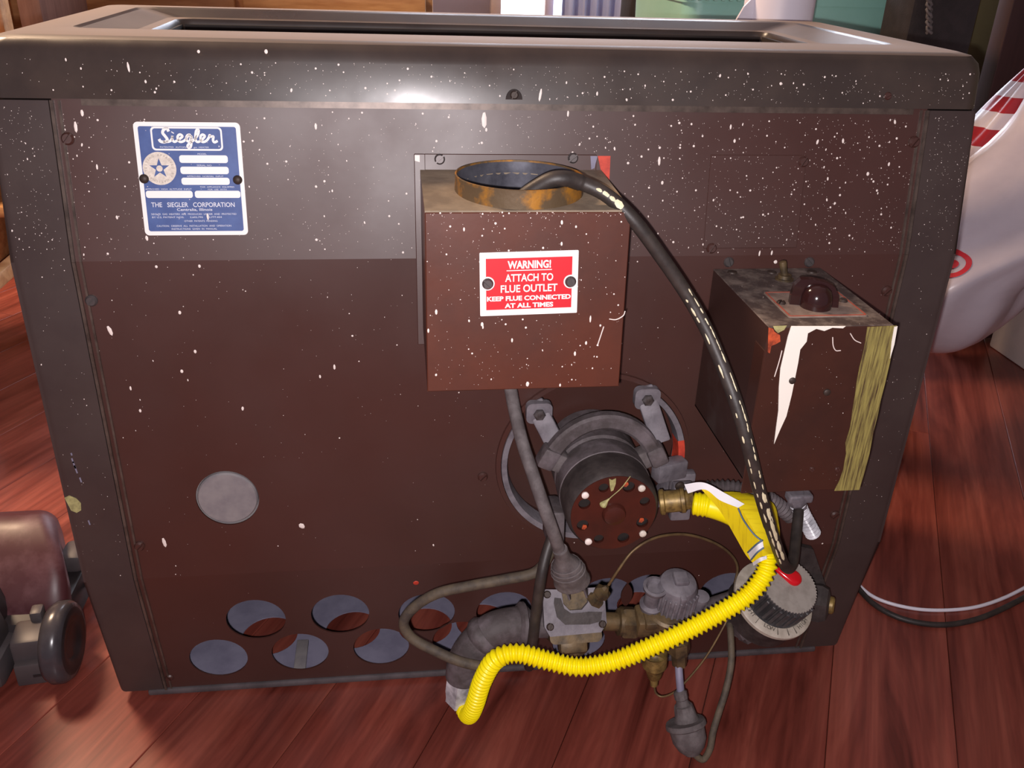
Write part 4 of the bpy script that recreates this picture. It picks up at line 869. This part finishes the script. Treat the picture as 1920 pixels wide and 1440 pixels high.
# black power cord out of the flue collar
pc = empty('power_cord', at_y(1475, 1066, -.108)); tag(pc, 'thick black cord flecked with cream paint running from the flue collar to the dial', 'cord')
cp = crom([Vector((-.012, -.060, .495)), Vector((-.009, -.067, .518)), at_y(1018, 345, -.0735), at_y(1052, 335, -.0760), at_y(1092, 344, -.074), at_y(1140, 368, -.080), at_y(1190, 415, -.088), at_y(1240, 482, -.090), at_y(1285, 548, -.092), at_y(1322, 612, -.100), at_y(1352, 680, -.114), at_y(1380, 755, -.130), at_y(1404, 840, -.140), at_y(1424, 920, -.138), at_y(1445, 990, -.130), at_y(1466, 1050, -.116), at_y(1478, 1066, -.108), at_y(1487, 1052, -.095), at_y(1492, 1010, -.072), at_y(1497, 962, -.052), at_y(1497, 945, -.040)], 12)
rr = [.0056 if i < 12*4 else (.0050 if i < 12*14 else .0046) for i in range(len(cp))]
co = obj('cord_sheath', MB().tube(cp, rr, 16), RUBBER, pc, 60)
mb = MB()     # paint flecks lying along it
def fleck(t, side, l, w_):
    i = int(t*(len(cp)-1)); p = cp[i]; tv = (cp[min(i+1, len(cp)-1)]-cp[i-1]).normalized(); v = CAM-p; v = (v-tv*v.dot(tv)).normalized(); s_ = tv.cross(v).normalized(); nn = (v*math.sqrt(max(0, 1-side*side))+s_*side).normalized()
    c = p+nn*(rr[i]+.00005); s2 = tv.cross(nn).normalized(); k = 8; vs = [c+nn*.0004]
    for j in range(k):
        a = 2*PI*j/k; vs.append(c+tv*math.cos(a)*l*random.uniform(.75, 1.1)+s2*math.sin(a)*w_*random.uniform(.7, 1.1))
    mb.add(vs, [(0, 1+j, 1+(j+1) % k) for j in range(k)])
for t, s_, l, w_ in ((.236, -.1, .0024, .0013), (.247, -.1, .003, .0016), (.259, -.1, .0028, .0015), (.273, -.1, .0042, .0024)): fleck(t, s_, l, w_)
for k in range(46): fleck(.40+.29*k/46+random.uniform(-.003, .003), random.choice((-.6, -.55, -.62, .45)), random.uniform(.0012, .005), random.uniform(.0004, .0009))
for t, l in ((.655, .006), (.675, .008), (.692, .010), (.708, .010), (.722, .011), (.735, .008)): fleck(t, -.35, l, .0016); fleck(t+.008, .35, l*.7, .0008)
o = obj('paint_flecks', mb, SEAL, pc, 0); o.data.materials[0] = pmat('cream_flecks', (226, 214, 176), .5, alt=(236, 226, 190), scale=60); o['kind'] = 'stuff'

# grey cord with rubber plug half pulled out of the valve socket
gc = empty('plugged_cord', at_y(1078, 1108, -.075)); tag(gc, 'dusty grey cord with a rubber plug half pulled out of the valve socket', 'cord')
obj('cord_sheath', MB().tube(crom(pix([(948, 690, -.020), (957, 728, -.032), (964, 765, -.040), (978, 825, -.058), (1000, 892, -.078), (1018, 945, -.090), (1036, 995, -.094), (1050, 1035, -.090), (1056, 1052, -.087)]), 10), .0052, 14), RUBBERGREY, gc, 60)
a, b = at_y(1050, 1030, -.092), at_y(1073, 1090, -.080); fr = axis_frame(a, b-a, RT); L_ = (b-a).length
vs = []; fs = []; K = 20
for t, wx, wy in ((0, .0062, .0060), (.22, .0065, .0062), (.32, .0085, .0075), (.45, .0115, .0095), (.62, .0138, .0115), (.80, .0148, .012), (.93, .0150, .0122), (.96, .0158, .0128), (1.0, .0156, .0126)):
    for k in range(K):
        A = 2*PI*k/K; vs.append((wx*math.cos(A), wy*math.sin(A), t*L_))
fs = [(i*K+k, i*K+(k+1) % K, (i+1)*K+(k+1) % K, (i+1)*K+k) for i in range(8) for k in range(K)]+[tuple(range(8*K, 9*K)), tuple(range(K-1, -1, -1))]
pl = obj('plug', MB().add(vs, fs, fr), RUBBERGREY, gc, 40)
for i, t in enumerate((.45, .55, .65)):
    w_ = (.0120, .0132, .0142)[i]; obj('grip_ridge', MB().lathe(fr @ Matrix.Diagonal((w_, w_*.83, 1, 1)), [(1.0, t*L_-.0008), (1.05, t*L_), (1.0, t*L_+.0008)], 20), RUBBERGREY, pl)
for sx in (-.0075, .0075): obj('prong', MB().rbox(fr, sx-.0008, sx+.0008, -.003, .003, L_-.001, L_+.024, .0005, 1), ALU, gc)

cord('loop_cable', [(1044, 990, -.055), (1034, 1030, -.062), (1005, 1072, -.066), (950, 1086, -.066), (885, 1098, -.064), (822, 1112, -.062), (780, 1136, -.060), (757, 1166, -.060), (772, 1196, -.062), (815, 1220, -.068), (862, 1240, -.077), (905, 1250, -.080)], .0046, OLDCORD, 'dirty grey-brown cable looping left across the vent holes', 'cable')
cord('drop_cable', [(1040, 992, -.060), (1024, 1040, -.072), (1014, 1085, -.080), (1006, 1140, -.082), (999, 1200, -.082), (994, 1235, -.076), (992, 1250, -.066)], .0046, RUBBER, 'black cable dropping straight down behind the yellow hose', 'cable')
cord('copper_tube', [(1141, 1097, -.055), (1160, 1068, -.056), (1188, 1032, -.052), (1230, 1008, -.045), (1282, 1002, -.036), (1330, 1014, -.030), (1364, 1034, -.026), (1382, 1060, -.026), (1378, 1092, -.030), (1362, 1130, -.040)], .0013, COPPER, 'thin copper tube arching from the valve nut below the motor', 'tube', 10, 10)
cord('capillary_wire', [(1384, 1120, -.050), (1362, 1165, -.060), (1330, 1222, -.068), (1300, 1262, -.072), (1268, 1295, -.072), (1244, 1306, -.068), (1230, 1300, -.065), (1226, 1282, -.065)], .0010, COPPER, 'hair-thin copper wire sagging below the hose to the adjuster tip', 'wire', 10, 8)
# hanging plug and receptacle
hg = empty('hanging_plug', at_y(1300, 1425, -.115)); tag(hg, 'grey plug and connector hanging from a pale wire, resting on the floor', 'plug')
obj('pale_wire', MB().tube(crom(pix([(1272, 1240, -.070), (1274, 1272, -.080), (1277, 1304, -.088)]), 8), .0036, 12), ZINC, hg, 60)
a, b = at_y(1275, 1298, -.087), at_y(1288, 1352, -.098); fr = axis_frame(a, b-a, RT); L_ = (b-a).length
obj('plug_body', MB().lathe(fr, [(.0040, -.002), (.0062, 0), (.0062, .006), (.0052, .007), (.0065, .012), (.0085, L_*.45), (.0100, L_*.8), (.0120, L_), (0, L_)], 10), RUBBERGREY, hg, 35)
obj('brass_tip', MB().lathe(fr @ T(0, -.0062, .007), [(.0, -.003), (.0022, -.002), (.0026, .001), (.0016, .003), (0, .0032)], 10), BRASSY, hg)
a2 = at_y(1284, 1350, -.098); b2 = at_y(1300, 1418, -.115); b2.z = max(b2.z, .003); fr = axis_frame(a2, b2-a2, RT); L2 = (b2-a2).length
obj('receptacle', MB().lathe(fr, [(0, .001), (.0178, .001), (.0186, .003), (.0186, .0055), (.0162, .007), (.0155, L2*.55), (.012, L2*.78), (.0065, L2*.95), (0, L2*.98)], 28), RUBBERGREY, hg, 35)
P = crom([b2+Vector((0, 0, .003))]+pix([(1318, 1424, -.116), (1331, 1404, -.114), (1337, 1372, -.108), (1348, 1335, -.100), (1362, 1290, -.090), (1371, 1240, -.076), (1370, 1190, -.058), (1368, 1170, -.048)]), 10)
for p in P: p.z = max(p.z, .0034)
obj('return_cord', MB().tube(P, .0031, 12), OLDCORD, hg, 60)

# ================================================================== AROUND THE HEATER
# cables on the floor at the right
def floor_cable(name, pts, r, mat, label):
    P = [at_z(x, y, r) for x, y in pts]; tag(obj(name, MB().tube(crom(P, 12), r, 12), mat, None, 60), label, 'cable')
floor_cable('floor_cable', [(1560, 1040), (1600, 1085), (1630, 1114), (1668, 1131), (1720, 1142), (1775, 1144), (1830, 1138), (1880, 1122), (1925, 1100), (1960, 1080)], .0021, WHITEPL, 'thin white cable curving on the floor right of the heater')
floor_cable('floor_cable', [(1560, 1050), (1598, 1090), (1635, 1130), (1680, 1156), (1730, 1169), (1780, 1171), (1835, 1160), (1885, 1139), (1930, 1115), (1965, 1095)], .0032, RUBBER, 'thicker black cable curving on the floor beside the white one')

# vacuum cleaner head at the lower left
def vacuum():
    v = empty('vacuum_cleaner', (-.52, .16, 0)); tag(v, 'maroon upright vacuum cleaner head with grey wheel at the lower left', 'vacuum cleaner')
    Vp = lambda px, py, y: at_y(px, py, y)
    # hood: lofted cross sections running front to back
    secs = []
    for y, xr, zt, zb in ((.100, -.446, .048, .03), (.107, -.441, .060, .03), (.122, -.440, .080, .03), (.142, -.446, .098, .03), (.162, -.455, .110, .03), (.182, -.463, .114, .03), (.200, -.468, .108, .03), (.212, -.472, .088, .03)):
        pts = [(-.70, zb), (-.70, zt*.98)]
        for k in range(9):
            t = PI/2*(1-k/8); pts.append((xr-.018+.018*math.cos(t), zt-.018+.018*math.sin(t)))
        pts.append((xr, zb)); secs.append([Vector((x, y, z)) for x, z in pts])
    K = len(secs[0]); vs = [p for s_ in secs for p in s_]; fs = [(i*K+k, i*K+(k+1) % K, (i+1)*K+(k+1) % K, (i+1)*K+k) for i in range(len(secs)-1) for k in range(K)]+[tuple(range(K)), tuple(range((len(secs)-1)*K, len(secs)*K))]
    obj('hood', MB().add(vs, fs), MAROON, v, 40)
    obj('bumper', MB().rbox(None, -.70, -.440, .085, .22, .008, .048, .008), BLACKPL, v)
    obj('grey_deck', MB().rbox(None, -.70, -.482, .035, .10, .006, .040, .010), GREYPL, v)
    LM = Matrix.Translation((-.4565, .066, .0)) @ Matrix.Rotation(.12, 4, 'Z')
    obj('latch', MB().rbox(LM, -.022, .016, -.012, .024, .006, .052, .004), GREYPL, v)
    obj('latch_cap', MB().rbox(LM, -.020, .015, -.020, -.006, .004, .030, .002), GREYPL, v)
    obj('latch_slot', MB().box(LM, -.004, .012, -.0206, -.0195, .014, .017), BLACKPL, v, 0)
    obj('catch', MB().rbox(LM, -.008, .004, .018, .034, .045, .062, .003), GREYPL, v)
    wf = frame((-.4300, .0640, .0410), (0, .995, -.0), (0, 0, 1), (1, .1, 0))
    wh = obj('wheel', MB().lathe(wf, [(.028, -.013), (.037, -.011), (.0405, -.006), (.0405, .003), (.037, .008), (.031, .009)], 40), CHROME, v, 50)
    obj('wheel_hub', MB().lathe(wf, [(.0335, .0085), (.030, .0100), (.020, .0085), (.017, .006), (0, .006)], 40), BLACKPL, wh, 40)
    obj('cuff', MB().rbox(None, -.462, -.438, .160, .195, .050, .072, .006), GREYPL, v)
    P = crom([Vector((-.44, .17, .03)), Vector((-.41, .165, .02)), Vector((-.395, .165, .012)), Vector((-.379, .18, .006))], 8); obj('cable', MB().tube(P, .004, 10), BLACKPL, v)
    NB = frame((-.545, .075, .02), (1, 0, 0), (0, .96, .28), (0, -.28, .96))
    obj('neck', MB().rbox(NB, -.06, .050, -.045, .055, 0, .175, .018, 3), BLACKPL, v, 50)
    obj('neck_edge', MB().rbox(NB, .049, .055, -.047, .02, -.002, .168, .002), GREYPL, v, 50)
vacuum()

# wooden chair and dresser behind on the left
def chair():
    c = empty('wooden_chair', (-.85, .85, 0)); tag(c, 'tan wooden chair standing behind the heater at the left edge', 'chair')
    p = at_z(8, 812, 0)
    for x, y in ((-.722, .575), (-.722, .97), (-1.05, .575), (-1.05, .97)):
        obj('leg', MB().rbox(None, x-.02, x+.02, y-.02, y+.02, 0, .43 if y < .8 else .95, .004), TANWOOD, c)
    obj('seat', MB().rbox(None, -1.08, -.692, .55, 1.0, .43, .46, .008), TANWOOD, c)
    for z in (.60, .74, .88): obj('back_rail', MB().rbox(None, -1.03, -.74, .96, .98, z-.03, z+.03, .005), TANWOOD, c)
    obj('stretcher', MB().rbox(None, -.732, -.712, .595, .95, .16, .185, .004), TANWOOD, c)
chair()
def dresser():
    d = empty('wooden_dresser', (-.45, 2.1, 0)); tag(d, 'light wooden dresser with drawers behind the heater lid', 'dresser')
    x0, x1, y0, y1 = -.98, .02, 1.9, 2.3
    obj('carcass', MB().rbox(None, x0, x1, y0+.02, y1, .05, .80, .006), TANWOOD, d)
    for x in (x0+.03, x1-.03):
        for y in (y0+.05, y1-.05): obj('leg', MB().rbox(None, x-.025, x+.025, y-.025, y+.025, 0, .05, .004), TANWOOD, d)
    for k in range(3):
        for s_ in (0, 1):
            a = x0+.02+s_*.49; dr = obj('drawer', MB().rbox(None, a, a+.47, y0, y0+.02, .08+k*.235, .30+k*.235, .005), TANWOOD, d)
            obj('knob', MB().lathe(frame((a+.235, y0, .19+k*.235), (1, 0, 0), (0, 0, 1), (0, -1, 0)), [(.008, 0), (.007, .012), (.014, .018), (.012, .026), (0, .029)], 16), BROWNWOOD, dr)
    obj('top', MB().rbox(None, x0-.02, x1+.02, y0-.015, y1, .80, .825, .006), TANWOOD, d)
dresser()
def shelf_unit():
    s_ = empty('wooden_shelf', (-1.25, 1.5, 0)); tag(s_, 'tan open wooden shelf with brown uprights at the top left corner', 'shelf')
    for x in (-1.42, -.99, -.80): obj('upright', MB().rbox(None, x-.022, x+.022, 1.35, 1.65, 0, 1.2, .004), BROWNWOOD if x != -.99 else TANWOOD, s_)
    for z in (.10, .40, .80, 1.17): obj('shelf_board', MB().rbox(None, -1.40, -.82, 1.36, 1.65, z, z+.025, .004), TANWOOD, s_)
    obj('back_board', MB().box(None, -1.40, -.82, 1.64, 1.65, .1, 1.18), TANWOOD, s_, 0)
shelf_unit()

# storage tote
def tote():
    t = empty('storage_tote', (.62, .95, 0)); tag(t, 'translucent teal plastic storage tote behind the right end of the lid', 'storage box')
    x0, x1, y0, y1 = .362, .745, .80, 1.15
    vs = []; 
    for z, i in ((.0, .03), (.02, .022), (.60, .004), (.60, 0), (.625, 0)):
        vs += [(x, y, z) for x, y in rrect(x0+i, x1-i, y0+i, y1-i, .03, 5)]
    K = 24; fs = [(i*K+k, i*K+(k+1) % K, (i+1)*K+(k+1) % K, (i+1)*K+k) for i in range(4) for k in range(K)]+[tuple(range(K-1, -1, -1)), tuple(range(4*K, 5*K))]
    obj('tub', MB().add(vs, fs), TEAL, t, 40)
    obj('lid', MB().rbox(None, x0-.012, x1+.012, y0-.012, y1+.012, .612, .640, .008), TEAL, t)
    for k in range(16): obj('lid_rib', MB().rbox(None, x0+.004+k*.0125, x0+.011+k*.0125, y0-.018, y0-.010, .604, .638, .002), TEAL, t)
tote()
# white roll standing in front of it
wr = empty('white_roll', (.335, .45, 0)); tag(wr, 'white plastic-wrapped roll standing upright behind the heater lid', 'roll')
obj('roll_body', MB().lathe(T(.380, .47, 0), [(0, 0), (.039, 0), (.042, .004), (.042, .80), (.038, .805), (0, .805)], 40), WHITEPL, wr, 40)
mb = MB(); fl = [(.004, .56), (-.018, .575), (-.024, .590), (-.022, .602), (-.014, .617), (.004, .635)]
mb.prism(frame((.343, .455, 0), (1, .15, 0), (0, 0, 1), (.15, -1, 0)), fl, -.0015, .0015); obj('wrap_flap', mb, WHITEPL, wr, 0)
obj('core', MB().lathe(T(.380, .47, 0), [(.014, .802), (.014, .815), (.010, .815), (.010, .802)], 20), BROWNWOOD, wr)
# black bag behind, and black case at the right
def soft_box(name, M, sx, sy, sz, mat, parent, bulge=.15):
    bm = bmesh.new(); bmesh.ops.create_cube(bm, size=1); bmesh.ops.subdivide_edges(bm, edges=bm.edges[:], cuts=6, use_grid_fill=True)
    for v in bm.verts:
        c = v.co.copy(); r = Vector((c.x*2, c.y*2, c.z*2)); f = 1+bulge*(1-max(abs(r.x*r.y), abs(r.y*r.z), abs(r.x*r.z)))-.12*((abs(r.x) > .95)+(abs(r.y) > .95)+(abs(r.z) > .95)-1)
        v.co = Vector((c.x*sx*f, c.y*sy*f, (c.z+.5)*sz))
    return obj(name, MB().bm(bm, M), mat, parent, 60)
bb = empty('black_backpack', (.50, 1.55, 0)); tag(bb, 'black cloth backpack beside the window curtain', 'backpack')
soft_box('bag_body', T(.56, 1.55, 0), .20, .16, .70, BLACKCL, bb)
soft_box('front_pocket', T(.56, 1.45, .08), .15, .06, .30, BLACKCL, bb)
for sx in (-.05, .05): obj('strap', MB().tube(crom([Vector((.56+sx, 1.63, .66)), Vector((.56+sx, 1.69, .55)), Vector((.56+sx, 1.69, .3)), Vector((.56+sx, 1.64, .12))], 8), .012, 10), BLACKCL, bb)
bc = empty('black_case', (.735, .72, 0)); tag(bc, 'black fabric case with a grey braided zip cord beside the teal tote', 'case')
obj('case_body', MB().rbox(None, .672, .782, .68, .77, 0, .80, .012), BLACKCL, bc)
P = [at_y(1742, y_, .673) for y_ in (-20, 0, 15, 30, 45, 62)]
mbb = MB()
for s_ in (0, PI): mbb.tube([p+RT*.0035*math.sin(i*1.3+s_)+Vector((0, -.002*math.cos(i*1.3+s_), 0)) for i, p in enumerate(resample(P, .0035))], .0024, 8)
obj('zip_cord', mbb, BRAID, bc, 60)
# olive casing, dark door and white cabinet on the right
oc = empty('trim_1', (1.03, 1.02, 0)); struct(oc, 'olive painted door casing')
obj('casing', MB().rbox(None, .942, 1.09, 1.0, 1.06, 0, 2.4, .004), OLIVEW, oc); obj('casing_edge', MB().rbox(None, .934, .944, .995, 1.06, 0, 2.4, .003), TRIMW, oc)
d1 = empty('door_1', (1.2, .84, 0)); struct(d1, 'dark brown door standing open')
obj('door_leaf', MB().rbox(None, .925, 1.65, .82, .86, .006, 2.05, .003), DARKDOOR, d1)
for z0, z1 in ((.15, .85), (1.0, 1.9)): obj('door_panel', MB().rbox(None, 1.02, 1.55, .812, .822, z0, z1, .006), DARKDOOR, d1)
obj('door_knob', MB().lathe(frame((.975, .82, .92), (1, 0, 0), (0, 0, 1), (0, -1, 0)), [(.024, 0), (.024, .004), (.01, .008), (.01, .03), (.024, .042), (.024, .056), (0, .066)], 24), BRASSY, d1)
wc = empty('white_cabinet', (1.2, .72, 0)); tag(wc, 'white painted cabinet foot standing at the right edge below the bag', 'cabinet')
obj('cabinet_body', MB().rbox(None, 1.055, 1.5, .648, .79, .055, .36, .004), TRIMW, wc)
obj('cabinet_foot', MB().rbox(None, 1.045, 1.09, .640, .80, 0, .36, .005), TRIMW, wc); obj('cabinet_foot', MB().rbox(None, 1.47, 1.51, .640, .80, 0, .36, .005), TRIMW, wc)

# shopping bags hanging from the door knob
def bag(name, c, rx, ry, rz, hz, mat, parent, seed, top=(0, 0)):
    rnd = random.Random(seed); ph = [rnd.uniform(0, 6.28) for _ in range(8)]; vs = []; fs = []; NU, NV = 72, 44
    for j in range(NV+1):
        t = j/NV; th = PI*t            # 0 bottom .. 1 top
        prof_ = math.sin(min(th, PI*.55)) if t < .55 else math.sin(PI*.55)*(1-((t-.55)/.45)**1.3*.72)
        prof_ = max(prof_, .02) if t > .5 else prof_**.8
        z = -rz*math.cos(min(th, PI*.55)) if t < .55 else -rz*math.cos(PI*.55)+(t-.55)/.45*hz
        for i in range(NU):
            a = 2*PI*i/NU
            w = 1+(.05*math.sin(5*a+ph[0]+5*t)+.04*math.sin(9*a+ph[1]-7*t)+.02*math.sin(14*a+ph[2]+4*t))*(.3+1.4*t)+.02*math.sin(3*a+9*t+ph[3])
            s_ = max(0, (t-.55)/.45); q_ = min(1, max(0, t-.40)/.30); q_ = q_*q_*(3-2*q_); lx = top[0]*q_+.10*s_; ly = top[1]*s_
            vs.append((c[0]+rx*prof_*w*math.cos(a)+lx, c[1]+ry*prof_*w*math.sin(a)+ly, c[2]+z))
    for j in range(NV):
        for i in range(NU): fs.append((j*NU+i, j*NU+(i+1) % NU, (j+1)*NU+(i+1) % NU, (j+1)*NU+i))
    return obj(name, MB().add(vs, fs), mat, parent, 60)
b1 = empty('shopping_bag', (.80, .50, .15)); tag(b1, 'white plastic shopping bag with a red ring and dot hanging at the right', 'bag')
bg1 = bag('bag_body', Vector((.660, .46, .330)), .145, .13, .165, .42, BAGM, b1, 3, top=(.212, .15))
P = crom([Vector((.90, .61, .74)), Vector((.945, .69, .84)), Vector((.975, .765, .935)), Vector((.98, .70, .86)), Vector((.925, .62, .74))], 8)
obj('handle', MB().tube(P, .008, 10, True, .5), BAGM, b1)
def stripes_mat():
    m = bpy.data.materials.new('red_white_rings'); m.use_nodes = True; N, L = m.node_tree.nodes, m.node_tree.links; b = N['Principled BSDF']
    tc = N.new('ShaderNodeTexCoord'); wv = N.new('ShaderNodeTexWave'); wv.wave_type = 'BANDS'; wv.bands_direction = 'Z'; wv.inputs['Scale'].default_value = 7.0; wv.inputs['Distortion'].default_value = 1.2; wv.inputs['Detail'].default_value = 0
    L.new(tc.outputs['Object'], wv.inputs['Vector']); cr = N.new('ShaderNodeValToRGB'); cr.color_ramp.interpolation = 'CONSTANT'
    cr.color_ramp.elements[0].color = lin((206, 196, 200)); cr.color_ramp.elements[1].position = .5; cr.color_ramp.elements[1].color = lin((158, 26, 36)); L.new(wv.outputs['Fac'], cr.inputs[0]); L.new(cr.outputs[0], b.inputs['Base Color']); b.inputs['Roughness'].default_value = .4
    return m
b2 = empty('striped_bag', (.73, .62, .2)); tag(b2, 'red and white striped bag half hidden behind the white shopping bag', 'bag')
bag('bag_body', Vector((.800, .645, .380)), .062, .04, .11, .15, stripes_mat(), b2, 9, top=(.02, .04))
P = crom([Vector((.88, .66, .54)), Vector((.94, .75, .78)), Vector((.985, .770, .925)), Vector((.94, .765, .80)), Vector((.90, .665, .54))], 8)
obj('handle', MB().tube(P, .006, 10, True, .5), BAGM, b2)
# ring-and-dot mark on the bag: project it onto the bag surface
def bag_mark():
    dep = bpy.context.evaluated_depsgraph_get(); dep.update()
    me = bg1.data; from mathutils.bvhtree import BVHTree
    off = W[bg1.name].translation; bv = BVHTree.FromPolygons([v.co+off for v in me.vertices], [tuple(p.vertices) for p in me.polygons])
    c = bv.ray_cast(CAM, ray(1786, 497).normalized()); 
    if c[0] is None: return
    ct, nn = c[0], c[1]; fr = axis_frame(ct, nn, (1, 0, 0))
    def ringmesh(r0, r1):
        mb = MB(); vs = []; K = 40
        for r in ([r0, (r0+r1)/2, r1]):
            for k in range(K):
                p = fr @ Vector((r*math.cos(2*PI*k/K), r*math.sin(2*PI*k/K), .03)); h = bv.ray_cast(p, -nn); q = h[0] if h[0] is not None else p-nn*.03
                vs.append(q+nn*.0016)
        fs = [(i*K+k, i*K+(k+1) % K, (i+1)*K+(k+1) % K, (i+1)*K+k) for i in range(2) for k in range(K)]; return mb.add(vs, fs)
    obj('red_ring', ringmesh(.0155, .0225), BAGRED, b1, 60); obj('red_dot', ringmesh(.0002, .0075), BAGRED, b1, 60)
bag_mark()
